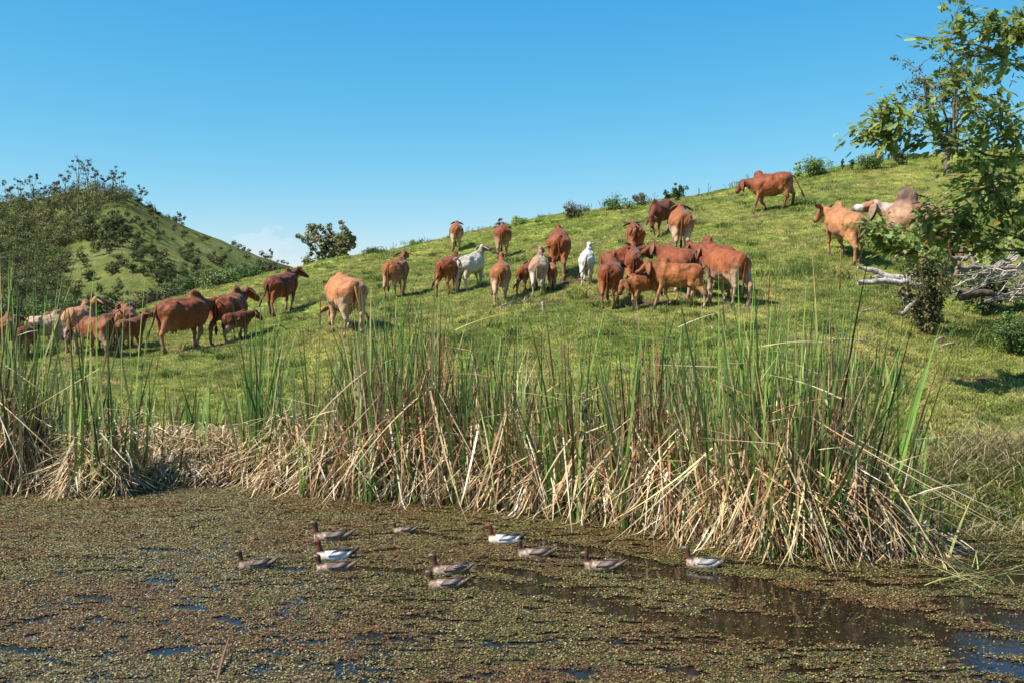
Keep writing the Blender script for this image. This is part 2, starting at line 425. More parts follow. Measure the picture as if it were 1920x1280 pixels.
def weed_cover(x, y):
    u = 960 + F * x / y
    n1 = fbm(x * .9 + 3, y * 1.9 + 8, 4); n2 = fbm(x * 3.1 + 50, y * 6.5 + 3, 3); n3 = fbm(x * 9, y * 15, 2)
    s = .38 * n1 + .34 * n2 + .28 * n3
    th = .285 + .050 * smoothstep(900, 1800, u) * smoothstep(14, 9, y) + .02 * smoothstep(11, 8, y)
    c = smoothstep(th, th + .06, s)
    st_ = fbm(x * 3.4 + y * 2.4 + 5, y * 9 - x * .9 + 20, 4); c = c * (1 - smoothstep(.62, .67, st_) * smoothstep(300, 900, u))
    c = c * (1 - .7 * smoothstep(.62, .68, fbm(x * 6 + 90, y * 10, 3)) * smoothstep(1000, 500, u) * smoothstep(16.5, 14, y))
    ld = lane_dist(x, y) + (fbm(x * 4, y * 7, 3) - .5) * 1.6
    c = c * (.02 + .98 * smoothstep(.55, 1.45, ld))
    return c
def weed_tint(x, y, n):
    pal = np.array([[.25, .205, .055], [.13, .145, .032], [.17, .105, .040], [.21, .080, .034], [.36, .31, .19], [.05, .035, .016]]) * .80
    u = 960 + F * x / y
    redp = smoothstep(.5, .66, fbm(x * .7 + 11, y * 1.3 + 2, 3)); grn = np.clip(smoothstep(700, 1500, u) * smoothstep(9.5, 12.5, y) + smoothstep(.52, .66, fbm(x * 1.1 + 71, y * 2 + 2, 3)) * .7, 0, 1)
    grey = smoothstep(900, 300, u)
    w = np.stack([.32 + 0 * x, .12 + .42 * grn, .28 + .25 * redp, .06 + .45 * redp, .06 + .16 * grey, .24 + 0 * x], 1)
    w /= w.sum(1, keepdims=True)
    k = (R.random(n)[:, None] > np.cumsum(w, 1)).sum(1).clip(0, 5)
    return pal[k] * (.7 + .6 * R.random(n))[:, None]
N = 840000
Yw = np.sqrt(R.random(N) * (18.2 ** 2 - 6.2 ** 2) + 6.2 ** 2); Xw = (R.random(N) * 2 - 1) * (Yw * .56 + .8)
u_ = 960 + F * Xw / Yw
shore = np.interp(u_, UK, [WATER[k] for k in UK])
cov = weed_cover(Xw, Yw)
keep = (R.random(N) < cov * .95 + .035) & (Yw < shore + .15)
Xw, Yw = Xw[keep], Yw[keep]; N = len(Xw)
sz = (.0052 + .0080 * R.random(N)) * (.75 + .25 * (Yw / 10)); ang = R.random(N) * 2 * PI
tx = (R.random(N) - .5) * .9; ty = (R.random(N) - .5) * .9
zz = .007 + .010 * R.random(N) + .008 * fbm(Xw * 5, Yw * 5, 2)
v = []
for (a, r) in ((0, 1.0), (1.3, .8), (2.9, 1.05), (4.4, .75)):
    ox = np.cos(ang + a) * sz * r; oy = np.sin(ang + a) * sz * r
    v.append(np.stack([Xw + ox, Yw + oy, zz + ox * tx + oy * ty], 1))
v = np.stack(v, 1).reshape(-1, 3); f = np.arange(N * 4).reshape(-1, 4)
c = np.repeat(weed_tint(Xw, Yw, N), 4, 0)
weed = link('pond_weed', mesh_np('pond_weed', v, f, c, False), M_WEED)
tag(weed, 'mottled olive and rust coloured weed floating over the dark pond', 'pond weed', kind='stuff')
# a thin soft mat of the same weed just under the leaves where the cover is closed
st = .05
xs = np.arange(-11, 11, st); ys = np.arange(6.0, 17.6, st); X, Y = np.meshgrid(xs, ys)
cv = weed_cover(X, Y) * (np.abs(X) < Y * .57 + .8) * (Y < np.interp(960 + F * X / Y, UK, [WATER[k] for k in UK]) + .1)
cell = cv[:-1, :-1] > .5 + .4 * R.random(X[:-1, :-1].shape)
sparse = smoothstep(900, 250, (960 + F * X / Y)[:-1, :-1]) * smoothstep(17, 13, Y[:-1, :-1]) * smoothstep(7.5, 9.5, Y[:-1, :-1])
cell &= fbm(X[:-1, :-1] * 2.2 + 9, Y[:-1, :-1] * 4.5, 4) > .42 * sparse + .0
nx = len(xs); jj, ii = np.nonzero(cell)
f = np.stack([jj * nx + ii, jj * nx + ii + 1, (jj + 1) * nx + ii + 1, (jj + 1) * nx + ii], 1)
used, inv = np.unique(f, return_inverse=True); f = inv.reshape(f.shape)
vx = X.ravel()[used]; vy = Y.ravel()[used]
vv = np.stack([vx + (R.random(len(vx)) - .5) * .03, vy + (R.random(len(vx)) - .5) * .03, .0045 + .003 * R.random(len(vx))], 1)
mt = link('weed_mat', mesh_np('weed_mat', vv, f, weed_tint(vx, vy, len(vx)) * .30, False), M_WEED)
tag(mt, 'brownish mat of sodden weed lying on the pond surface', 'pond weed', kind='stuff')

# ------------------------------------------------------------------ grass
def tuft_mesh(name, nb, hmin, hmax, spread, width, cols, lean=.5):
    vs_, fs_, cs_ = [], [], []
    for b in range(nb):
        a = R.random() * 2 * PI; r = spread * math.sqrt(R.random()); px, py = r * math.cos(a), r * math.sin(a)
        h = hmin + (hmax - hmin) * R.random(); la = R.random() * 2 * PI; ln = lean * h * (.3 + R.random())
        wa = R.random() * PI; wx, wy = math.cos(wa) * width / 2, math.sin(wa) * width / 2
        mx, my = px + math.cos(la) * ln * .35, py + math.sin(la) * ln * .35
        ex, ey = px + math.cos(la) * ln, py + math.sin(la) * ln
        k = len(vs_)
        vs_ += [(px - wx, py - wy, -.02), (px + wx, py + wy, -.02), (mx + wx * .8, my + wy * .8, h * .6), (mx - wx * .8, my - wy * .8, h * .6), (ex, ey, h)]
        fs_ += [(k, k + 1, k + 2), (k, k + 2, k + 3), (k + 3, k + 2, k + 4)]
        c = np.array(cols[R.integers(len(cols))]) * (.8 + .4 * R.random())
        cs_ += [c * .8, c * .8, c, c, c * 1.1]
    return mesh_np(name, vs_, fs_, cs_, False)
def grass_material():
    m = bpy.data.materials.new('grass_blades'); m.use_nodes = True; t = m.node_tree; n = t.nodes; l = t.links
    b = n['Principled BSDF']; b.inputs['Roughness'].default_value = .6; b.inputs['Specular IOR Level'].default_value = .25
    a = n.new('ShaderNodeAttribute'); a.attribute_name = 'tint'
    g = n.new('ShaderNodeNewGeometry')
    def patch(sc, lo, hi, c0, c1):
        k = n.new('ShaderNodeTexNoise'); k.inputs['Scale'].default_value = sc; k.inputs['Detail'].default_value = 4
        l.new(g.outputs['Position'], k.inputs['Vector'])
        r = n.new('ShaderNodeValToRGB'); r.color_ramp.elements[0].position = lo; r.color_ramp.elements[1].position = hi
        r.color_ramp.elements[0].color = (*c0, 1); r.color_ramp.elements[1].color = (*c1, 1); l.new(k.outputs[0], r.inputs[0]); return r.outputs[0]
    p1 = patch(.35, .35, .65, (.70, .80, .62), (1.3, 1.12, 1.25)); p2 = patch(1.7, .35, .65, (.62, .68, .6), (1.25, 1.2, 1.15))
    out = a.outputs['Color']
    for p in (p1, p2):
        mx = n.new('ShaderNodeVectorMath'); mx.operation = 'MULTIPLY'; l.new(out, mx.inputs[0]); l.new(p, mx.inputs[1]); out = mx.outputs[0]
    oi = n.new('ShaderNodeObjectInfo'); m2 = n.new('ShaderNodeMapRange'); m2.inputs['To Min'].default_value = .75; m2.inputs['To Max'].default_value = 1.25
    l.new(oi.outputs['Random'], m2.inputs['Value'])
    mx = n.new('ShaderNodeVectorMath'); mx.operation = 'MULTIPLY'; l.new(out, mx.inputs[0]); l.new(m2.outputs[0], mx.inputs[1]); out = mx.outputs[0]
    l.new(out, b.inputs['Base Color'])
    tr = n.new('ShaderNodeBsdfTranslucent'); l.new(out, tr.inputs['Color']); ms = n.new('ShaderNodeMixShader'); ms.inputs[0].default_value = .3
    l.new(b.outputs[0], ms.inputs[1]); l.new(tr.outputs[0], ms.inputs[2]); l.new(ms.outputs[0], n['Material Output'].inputs['Surface'])
    return m
M_GRASS = grass_material()
def scatter_group(name, factor, smin, smax, seed):
    g = bpy.data.node_groups.new(name, 'GeometryNodeTree')
    g.interface.new_socket('Geometry', in_out='INPUT', socket_type='NodeSocketGeometry')
    g.interface.new_socket('Geometry', in_out='OUTPUT', socket_type='NodeSocketGeometry')
    n = g.nodes; l = g.links
    gi = n.new('NodeGroupInput'); go = n.new('NodeGroupOutput')
    oi = n.new('GeometryNodeObjectInfo'); oi.inputs['Object'].default_value = ground; oi.transform_space = 'RELATIVE'
    na = n.new('GeometryNodeInputNamedAttribute'); na.data_type = 'FLOAT'; na.inputs['Name'].default_value = 'grass_density'
    mu = n.new('ShaderNodeMath'); mu.operation = 'MULTIPLY'; mu.inputs[1].default_value = factor
    l.new(na.outputs['Attribute'], mu.inputs[0])
    dp = n.new('GeometryNodeDistributePointsOnFaces'); dp.inputs['Seed'].default_value = seed
    l.new(oi.outputs['Geometry'], dp.inputs['Mesh']); l.new(mu.outputs[0], dp.inputs['Density'])
    rv = n.new('FunctionNodeRandomValue'); rv.data_type = 'FLOAT_VECTOR'; rv.inputs[0].default_value = (-.12, -.12, 0); rv.inputs[1].default_value = (.12, .12, 6.283)
    rs = n.new('FunctionNodeRandomValue'); rs.data_type = 'FLOAT'; rs.inputs[2].default_value = smin; rs.inputs[3].default_value = smax
    ip = n.new('GeometryNodeInstanceOnPoints')
    l.new(dp.outputs['Points'], ip.inputs['Points']); l.new(gi.outputs[0], ip.inputs['Instance'])
    l.new(rv.outputs[0], ip.inputs['Rotation']); l.new(rs.outputs[1], ip.inputs['Scale']); l.new(ip.outputs[0], go.inputs[0])
    return g
GREENS = [(.235, .315, .050), (.30, .37, .07), (.19, .275, .042), (.40, .42, .125)]
for nm, lab, args, fac, s0, s1, sd_ in (
    ('grass', 'short bright green grass covering the sloping meadow', (44, .015, .050, .12, .0095, GREENS + [(.33, .30, .13)], .9), .55, .7, 1.35, 1),
    ('tall_grass', 'rougher tufts of greener grass scattered over the meadow', (30, .04, .10, .10, .012, [(.14, .21, .034), (.19, .26, .045), (.12, .17, .03), (.27, .28, .08)], .8), .04, .6, 1.3, 5),
    ('meadow_weeds', 'dark broad tufts of weeds dotted over the meadow', (70, .04, .17, .24, .020, [(.075, .125, .022), (.10, .16, .03), (.06, .09, .02), (.17, .17, .05)], .9), .0032, .5, 1.3, 13),
    ('dry_grass', 'thin straw coloured blades mixed into the meadow grass', (16, .02, .07, .16, .012, [(.46, .40, .2), (.36, .30, .14), (.30, .27, .10)], 1.6), .16, .7, 1.3, 9)):
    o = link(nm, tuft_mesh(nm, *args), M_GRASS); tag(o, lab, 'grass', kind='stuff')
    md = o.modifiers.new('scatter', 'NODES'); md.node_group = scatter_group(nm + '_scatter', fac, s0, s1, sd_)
# ------------------------------------------------------------------ animal bodies: smooth union of muscles, meshed as one surface
class Body:
    def __init__(s, vox, rough=0.0, seed=0.0): s.p = []; s.vox = vox; s.rough = rough; s.seed = seed
    def cap(s, a, b, ra, rb, k=.05, sy=1.0): s.p.append(('c', np.array(a, float), np.array(b, float), ra, rb, k, sy))
    def ell(s, c, r, k=.06, pitch=0.0): s.p.append(('e', np.array(c, float), np.array(r, float), pitch, 0, k, 1))
    def cut(s, a, b, ra, rb, k=.05): s.p.append(('x', np.array(a, float), np.array(b, float), ra, rb, k, 1))
    def mesh(s):
        lo = np.full(3, 9.); hi = -lo
        for (t, a, b, ra, rb, k, sy) in s.p:
            if t == 'x': continue
            if t == 'c': pts = np.stack([a, b]); m = max(ra, rb)
            else: pts = a[None]; m = max(b)
            lo = np.minimum(lo, pts.min(0) - m); hi = np.maximum(hi, pts.max(0) + m)
        vx = s.vox; lo -= 2.5 * vx; hi += 2.5 * vx
        n = np.ceil((hi - lo) / vx).astype(int) + 1
        f = np.full(n, .3, np.float32)
        ax = [lo[i] + np.arange(n[i]) * vx for i in range(3)]
        for (t, a, b, ra, rb, k, sy) in s.p:
            if t in 'cx':
                m = max(ra, rb) + k + .03; l0 = np.minimum(a, b) - m; h0 = np.maximum(a, b) + m
                if sy < 1: pass
                if sy > 1: l0[1] -= m * sy; h0[1] += m * sy
            else: m = max(b) + k + .03; l0 = a - m; h0 = a + m
            i0 = np.clip(((l0 - lo) / vx).astype(int), 0, n - 1); i1 = np.clip(((h0 - lo) / vx).astype(int) + 2, 1, n)
            X = ax[0][i0[0]:i1[0]][:, None, None]; Y = ax[1][i0[1]:i1[1]][None, :, None]; Z = ax[2][i0[2]:i1[2]][None, None]
            if t in 'cx':
                ba = b - a; ba2 = (ba ** 2).sum() + 1e-9
                yy = (Y - a[1])
                tt = np.clip(((X - a[0]) * ba[0] + yy * ba[1] + (Z - a[2]) * ba[2]) / ba2, 0, 1)
                d = np.sqrt((X - a[0] - tt * ba[0]) ** 2 + ((yy - tt * ba[1]) / sy) ** 2 + (Z - a[2] - tt * ba[2]) ** 2) - (ra + (rb - ra) * tt)
                if sy < 1: d = d * (sy * .5 + .5)
            else:
                c_, s_ = math.cos(ra), math.sin(ra)
                x1 = (X - a[0]) * c_ + (Z - a[2]) * s_; z1 = -(X - a[0]) * s_ + (Z - a[2]) * c_; y1 = Y - a[1]
                k0 = np.sqrt((x1 / b[0]) ** 2 + (y1 / b[1]) ** 2 + (z1 / b[2]) ** 2) + 1e-6
                k1 = np.sqrt((x1 / b[0] ** 2) ** 2 + (y1 / b[1] ** 2) ** 2 + (z1 / b[2] ** 2) ** 2) + 1e-6
                d = k0 * (k0 - 1) / k1
            g = f[i0[0]:i1[0], i0[1]:i1[1], i0[2]:i1[2]]
            if t == 'x':
                d = -d; h = np.maximum(k - np.abs(g - d), 0) / k
                g[...] = np.maximum(g, d) + h * h * k * .25
            else:
                h = np.maximum(k - np.abs(g - d), 0) / k
                g[...] = np.minimum(g, d) - h * h * k * .25
        X, Y, Z = np.meshgrid(*ax, indexing='ij'); near = np.abs(f) < .05; x, y, z = X[near], Y[near], Z[near]
        if s.rough: f[near] += (s.rough * ((vnoise(x * 7 + z * 2 + s.seed, y * 9 + z * 3.5) - .5) + .6 * (vnoise(x * 15 + y * 4 + s.seed, z * 9 + y * 11) - .5))).astype(np.float32)
        return surface_nets(f, lo, vx)
def surface_nets(f, lo, vx):
    s = f < 0
    c = [s[i:s.shape[0] - 1 + i, j:s.shape[1] - 1 + j, k:s.shape[2] - 1 + k] for i in (0, 1) for j in (0, 1) for k in (0, 1)]
    cnt = sum(a.astype(np.int8) for a in c)
    act = np.argwhere((cnt > 0) & (cnt < 8))
    acc = np.zeros((len(act), 3)); num = np.zeros(len(act))
    co = [(i, j, k) for i in (0, 1) for j in (0, 1) for k in (0, 1)]
    val = [f[act[:, 0] + a, act[:, 1] + b, act[:, 2] + d_] for a, b, d_ in co]
    for a in range(8):
        for b in range(a + 1, 8):
            df = [co[b][q] - co[a][q] for q in range(3)]
            if sum(abs(q) for q in df) != 1: continue
            va, vb = val[a], val[b]; m = (va < 0) != (vb < 0)
            t = np.where(m, va / np.where(m, va - vb, 1), 0)
            p = np.array(co[a])[None] + t[:, None] * np.array(df)[None]
            acc += p * m[:, None]; num += m
    v = act + acc / num[:, None]
    idx = np.full(tuple(np.array(f.shape) - 1), -1, int); idx[act[:, 0], act[:, 1], act[:, 2]] = np.arange(len(act))
    F_ = []
    for axn in range(3):
        u, w = [(1, 2), (2, 0), (0, 1)][axn]
        sl0 = [slice(None)] * 3; sl1 = [slice(None)] * 3
        sl0[axn] = slice(0, -1); sl1[axn] = slice(1, None)
        a = s[tuple(sl0)]; b = s[tuple(sl1)]
        e = np.argwhere(a != b)
        e = e[(e[:, u] > 0) & (e[:, w] > 0)]
        if len(e) == 0: continue
        ins = s[e[:, 0], e[:, 1], e[:, 2]]
        q = []
        for (du, dw) in ((1, 1), (0, 1), (0, 0), (1, 0)):
            g = e.copy(); g[:, u] -= du; g[:, w] -= dw; q.append(idx[g[:, 0], g[:, 1], g[:, 2]])
        q = np.stack(q, 1); q = np.where(ins[:, None], q, q[:, ::-1]); F_.append(q)
    fc = np.concatenate(F_); fc = fc[(fc >= 0).all(1)]
    return lo + v * vx, fc

def Rp(p, ang):   # pitch about the origin in x-z
    c, s = math.cos(ang), math.sin(ang); p = np.asarray(p, float)
    return np.array([p[0] * c - p[2] * s, p[1], p[0] * s + p[2] * c])

HOOF = None; EYE = None
RED = (.178, .044, .011); DEEP = (.115, .027, .008); ORANGE = (.245, .077, .020); TAN = (.34, .15, .060); CREAM = (.41, .28, .18); WHITE = (.44, .385, .32); GREY = (.30, .24, .20); DARK = (.035, .018, .012)
def cow(px, py, hpx, head_deg, label, coat=RED, belly=None, legc=None, face=None, calf=0.0, neck='up', yaw=0.0, hump=1.0, horns=0, ears='side',
        stride=(.10, -.12, -.12, .10), tail='hang', udder=False, kind='cow', Y=None, fat=1.0, mott=0.0, width=1.0, humpc=None, muzzle=None):
    global HOOF, EYE
    """px,py: where its feet stand in the photograph; head_deg: 0 walks away, + turns to the right"""
    p = hit(px, py) if Y is None else None
    if Y is not None:
        a, b_ = px_dir(px, py); p = Vector((a * Y, Y, gz(a * Y, Y)))
    s = hpx * p.y / F / 1.44; XS = .87
    hd = math.radians(head_deg) + math.atan2(p.x, p.y)
    rz = PI / 2 - hd
    fx, fy = math.cos(rz), math.sin(rz)
    def wz(lx, ly):  # ground under a local point, in unscaled local units
        x = p.x + s * (lx * fx - ly * fy); y = p.y + s * (lx * fy + ly * fx)
        return (gz(x, y) - p.z) / s
    zf, zb = wz(.42, 0), wz(-.6, 0)
    pt = math.atan2(zf - zb, 1.02); pt = max(-.35, min(.35, pt)) * .85
    mid = (zf + zb) / 2
    def B(x, y, z): q = Rp((x * XS + .08, y, z - .95), pt); return (q[0] - .08, q[1], q[2] + .95 + mid)
    cf = calf; w = (1 - .20 * cf) * fat * 1.10; hs = 1 + .22 * cf
    bd = Body(.0225 if cf < .4 else .0195, .036, px * .37)
    legc = legc or tuple(np.array(coat) * .5 + np.array(CREAM) * .5); belly = belly or tuple(np.array(coat) * .35 + np.array(CREAM) * .55)
    face = face or tuple(np.array(coat) * .8)
    up = .06 * cf   # calves are leggier
    # trunk
    bd.ell(B(.36, 0, .98 + up), (.40, .255 * w, .37 * (1 - .12 * cf)), .06, pt)
    bd.ell(B(-.06, 0, .93 + up * 1.5), (.50, .32 * w, .385 * (1 - .14 * cf)), .10, pt)
    bd.ell(B(-.48, 0, 1.00 + up), (.36, .28 * w, .33), .10, pt)
    bd.cap(B(-.74, 0, 1.20), B(.42, 0, 1.25), .085, .085, .10)
    for sy in (-1, 1):
        bd.cap(B(-.40, sy * .185 * w, 1.245), B(-.46, sy * .15 * w, 1.15), .055, .08, .09)       # hip bones
        bd.cap(B(-.76, sy * .10 * w, 1.13), B(-.66, sy * .13 * w, 1.02), .055, .12, .08)          # pin bones
        bd.ell(B(.38, sy * .16 * w, .98 + up), (.17, .10 * w, .27), .07, pt + .25)                # shoulder blade
    if hump > 0:
        bd.ell(B(.44, 0, 1.30 + .04 * hump), (.16 * (.6 + .4 * hump), .085 * (.6 + .4 * hump), .155 * (.45 + .55 * hump)), .07, pt - .3)
    for sy in (-1, 1): bd.cut(B(-.26, sy * .37 * w, 1.12), B(-.34, sy * .40 * w, .98), .10, .10, .12)
    bd.cut(B(-.92, 0, 1.02), B(-.86, 0, .62), .045, .05, .06)
    # legs
    sx = list(stride); feet = []
    for i, (bx, sy) in enumerate(((.42, 1), (.42, -1), (-.66, 1), (-.66, -1))):
        bw = bx * XS; fx_, fy_ = bw + sx[i], sy * .15 * (w * .5 + .5)
        lift = 0.0
        if abs(sx[i]) > .3: lift = .05
        g0 = wz(fx_, fy_) + lift; feet.append((fx_, fy_, g0, i))
        top = B(bx, sy * .15 * w, .95)
        if i < 2:
            el = B(bx - .02 + sx[i] * .2, sy * .165 * w, .74)
            kn = (bw + sx[i] * .62 + .02 + (.06 if sx[i] < -.05 else 0), fy_, g0 + .41); kn = (kn[0], kn[1], min(kn[2], el[2] - .2))
            ft = (fx_ - .01, fy_, g0 + .13)
            bd.cap(top, el, .145 * w, .085, .06); bd.cap(el, kn, .082, .055, .04); bd.cap(kn, kn, .058, .058, .02)
            bd.cap(kn, ft, .043, .034, .03); bd.cap(ft, (fx_ + .02, fy_, g0 + .05), .042, .045, .02)
        else:
            hip = B(-.56, sy * .145 * w, 1.02)
            st = B(-.47 + sx[i] * .25, sy * .165 * w, .78); ga = B(-.66 + sx[i] * .2, sy * .135 * w, .82)
            hk = (bw - .10 + sx[i] * .72, fy_ * .98, g0 + .50); ft = (fx_ - .03, fy_, g0 + .14)
            bd.cap(hip, st, .175 * w, .125, .07); bd.cap(ga, hk, .125 * w, .048, .06); bd.cap(st, hk, .105, .05, .06)
            bd.cap(hk, hk, .052, .052, .02); bd.cap(hk, ft, .047, .035, .03); bd.cap(ft, (fx_ + .015, fy_, g0 + .05), .043, .046, .02)
    if udder:
        bd.ell(B(-.42, 0, .66), (.15, .12, .12), .05, pt)
        for q in ((-.34, .05), (-.34, -.05), (-.47, .05), (-.47, -.05)): bd.cap(B(q[0], q[1], .60), B(q[0], q[1], .50), .024, .016, .02)
    # neck and head
    NK = {'up': (.50, .55, -.70), 'high': (.56, .85, -.35), 'level': (.50, .20, -.95), 'low': (.55, -.35, -1.05), 'graze': (.66, -1.05, -1.15), 'forward': (.52, .10, -.42)}
    ln, pitch, hp = NK[neck]; ln *= (1 - .08 * cf)
    yw = math.radians(yaw); ya = yw * .55
    base_l = np.array((.46, 0, 1.08)); d = np.array((math.cos(pitch) * math.cos(ya), -math.cos(pitch) * math.sin(ya), math.sin(pitch)))
    poll_l = base_l + d * ln
    hdv = np.array((math.cos(hp) * math.cos(yw), -math.cos(hp) * math.sin(yw), math.sin(hp)))
    Bp = lambda q: np.array(B(q[0] / XS, q[1], q[2]))
    mid_l = base_l + d * ln * .5 + np.array((0, 0, -.02))
    bd.cap(Bp(base_l + (-.08, 0, -.02)), Bp(mid_l), .215 * (w * .6 + .4), .145, .10, .68); bd.cap(Bp(mid_l), Bp(poll_l), .145, .105, .06, .72)
    # dewlap
    if neck != 'graze':
        dw = (1 - .6 * cf) * (.6 + .4 * hump)
        bd.cap(Bp(mid_l + (0.02, 0, -.13)), np.array(B(.55, 0, .74)), .05, .075 * dw + .02, .07, .6)
        bd.cap(np.array(B(.55, 0, .72)), np.array(B(.30, 0, .62)), .07 * dw + .02, .05, .07, .6)
    L = .40 * hs * (1 - .12 * cf); up_v = np.array((0, 0, 1.)) - hdv * hdv[2]; up_v /= np.linalg.norm(up_v); side = np.cross(hdv, up_v)
    P = poll_l
    bd.cap(Bp(P + hdv * -.01), Bp(P + hdv * .17 * hs), .098 * hs, .088 * hs, .05, .9)
    bd.cap(Bp(P + hdv * .14 * hs), Bp(P + hdv * L), .080 * hs, .066 * hs, .06, 1.0)
    bd.cap(Bp(P + hdv * (L - .02)), Bp(P + hdv * (L + .015) - up_v * .01), .068 * hs, .063 * hs, .03)
    bd.cap(Bp(P + hdv * .08 - up_v * .09 * hs), Bp(P + hdv * (L - .04) - up_v * .045), .055 * hs, .042 * hs, .05)
    if hump > .8: bd.ell(Bp(P + up_v * .03 + hdv * .03), (.08, .07, .07), .05)
    v, f = bd.mesh()
    # coat colours
    v0 = np.array([Rp((q[0] + .08, q[1], q[2] - .95 - mid), -pt) for q in v]) + np.array((-.08, 0, .95)); vh = v0.copy(); v0[:, 0] /= XS
    x, y, z = v0.T; n1 = fbm(x * 5 + p.x, z * 4 + y * 2 + p.y, 3) - .5; n2 = fbm(x * 1.6 + p.x * 3, y * 3 + z * 2 + 9, 2) - .5
    c = np.tile(np.array(coat), (len(v), 1)); 
    def blend(c, col, m): m = np.clip(m, 0, 1)[:, None]; return c * (1 - m) + np.array(col) * m
    c = blend(c, np.array(coat) * .62, smoothstep(.15, .45, x) * smoothstep(1.0, 1.35, z) * .75)
    c = blend(c, np.array(coat) * .7, smoothstep(1.12, 1.30, z) * .5)              # darker hump and neck
    c = blend(c, belly, smoothstep(.92, .62, z + n1 * .2) * (np.abs(x + .1) < .75) * .75)
    c = blend(c, belly, smoothstep(-.62, -.76, x) * smoothstep(.10, .16, np.abs(y)) * smoothstep(1.12, .85, z) * .6)
    c = blend(c, belly, smoothstep(-.25, -.5, x) * smoothstep(.95, .70, z) * .45)
    c = blend(c, legc, smoothstep(.62, .34, z + n1 * .18) * .85)
    c = blend(c, np.array(legc) * .45, smoothstep(.26, .12, z) * .6)
    c = blend(c, belly, smoothstep(.35, .62, x) * smoothstep(.95, .7, z) * .6)
    if mott: c = blend(c, np.array(RED) * .9, smoothstep(.0, .16, n2 + n1 * .5) * mott)
    # head
    hd_m = smoothstep(-.10, .02, (vh - P) @ hdv) * (np.linalg.norm(vh - (P + hdv * .15), axis=1) < .45)
    c = blend(c, face, hd_m * .85)
    tt = (vh - P) @ hdv
    if muzzle is not None: c = blend(c, muzzle, hd_m * smoothstep(L * .5, L * .8, tt)); c = blend(c, muzzle, (np.linalg.norm(vh - (P - hdv * .16), axis=1) < .20) * .45)
    if humpc is not None: c = blend(c, humpc, (z > 1.30) * (np.abs(x - .42) < .35))
    c = blend(c, DARK, hd_m * smoothstep(L - .02, L + .03, tt) * .8)
    c = blend(c, DARK, (np.abs(y) < .035) * smoothstep(-.70, -.76, x) * smoothstep(.75, .85, z) * smoothstep(1.16, 1.1, z) * .75)   # skin under the tail
    c = c * (1 + n1[:, None] * .6)
    nm = kind
    root = thing(nm, label, 'cattle', p, rz, 'herd of zebu cattle on the meadow')
    me = mesh_np('body', v * s, f, c); link('body', me, M_COAT, root)
    # ears: long drooping leaves
    for sd_ in (-1, 1):
        e0 = P + side * sd_ * .085 * hs + up_v * .02
        dirs = {'side': side * sd_ * .9 + np.array((0, 0, -.25)), 'droop': side * sd_ * .55 + np.array((0, 0, -.95)), 'up': side * sd_ * .8 + np.array((0, 0, .5)), 'back': side * sd_ * .7 - hdv * .4 + np.array((0, 0, -.1))}[ears]
        dirs = dirs / np.linalg.norm(dirs); el = .30 * hs * (.85 + .2 * hump)
        nrm = np.cross(dirs, hdv); nrm /= np.linalg.norm(nrm); wd = np.cross(nrm, dirs)
        V_, C_ = [], []; K = 7
        for a in range(K):
            t = a / (K - 1); ww = .080 * hs * math.sin(PI * min(1, t * .80 + .17)) ** .8 if a < K - 1 else .006
            cc = e0 + dirs * el * t + np.array((0, 0, -.05 * t * t))
            for q in range(6):
                th = q / 6 * 2 * PI
                V_.append(cc + wd * ww * math.cos(th) + nrm * (.012 * math.sin(th) - .5 * ww * (math.cos(th) ** 2) * .5))
                C_.append(np.array(coat) * (.75 if math.sin(th) * sd_ > 0 else .55) * (1 - .45 * t) + np.array(belly) * .1)
        V_ = np.array([Bp(q) for q in V_]) * s
        f_ = [(a * 6 + q, a * 6 + (q + 1) % 6, a * 6 + 6 + (q + 1) % 6, a * 6 + 6 + q) for a in range(K - 1) for q in range(6)]
        link('ear', mesh_np('ear', V_, f_, C_), M_COAT, root)
        if horns:
            hz = P + side * sd_ * .06 + up_v * .07
            pts = [hz, hz + side * sd_ * .12 * horns + up_v * .01, hz + side * sd_ * .24 * horns + up_v * (.03 * horns) + hdv * -.03]
            V_, f_, C_ = tube_mesh(np.array([Bp(q) for q in pts]) * s, np.array([.03, .024, .006]) * s, (.05, .04, .035), 7)
            g = Geo(); g.add(V_, f_, C_); link('horn', g.mesh('horn'), M_HORN, root)
        ev = P + hdv * .16 * hs + side * sd_ * .078 * hs + up_v * .028
        if EYE is None:
            g = Geo(); th = np.linspace(-.9, .9, 5)
            g.add(*tube_mesh([(math.sin(a), 0, 0) for a in th * PI / 2], [math.cos(a) + .02 for a in th * PI / 2], (.01, .006, .004), 8)); EYE = g.mesh('eye')
        o = link('eye', EYE, M_HORN, root); o.location = Bp(ev) * s; o.scale = (.02 * s,) * 3
    if HOOF is None:
        g = Geo()
        for q in (-1, 1):
            g.add(*tube_mesh([(0, q * .024, -.035), (.0, q * .024, .02), (-.012, q * .02, .075)], [.034, .03, .018], (.03, .022, .018), 7))
        HOOF = g.mesh('hoof')
    for (hx, hy, hz, i) in feet:
        o = link('hoof', HOOF, M_HORN, root); o.location = (hx * s + .02 * s, hy * s, hz * s + .02 * s); o.scale = (s * 1.25,) * 3
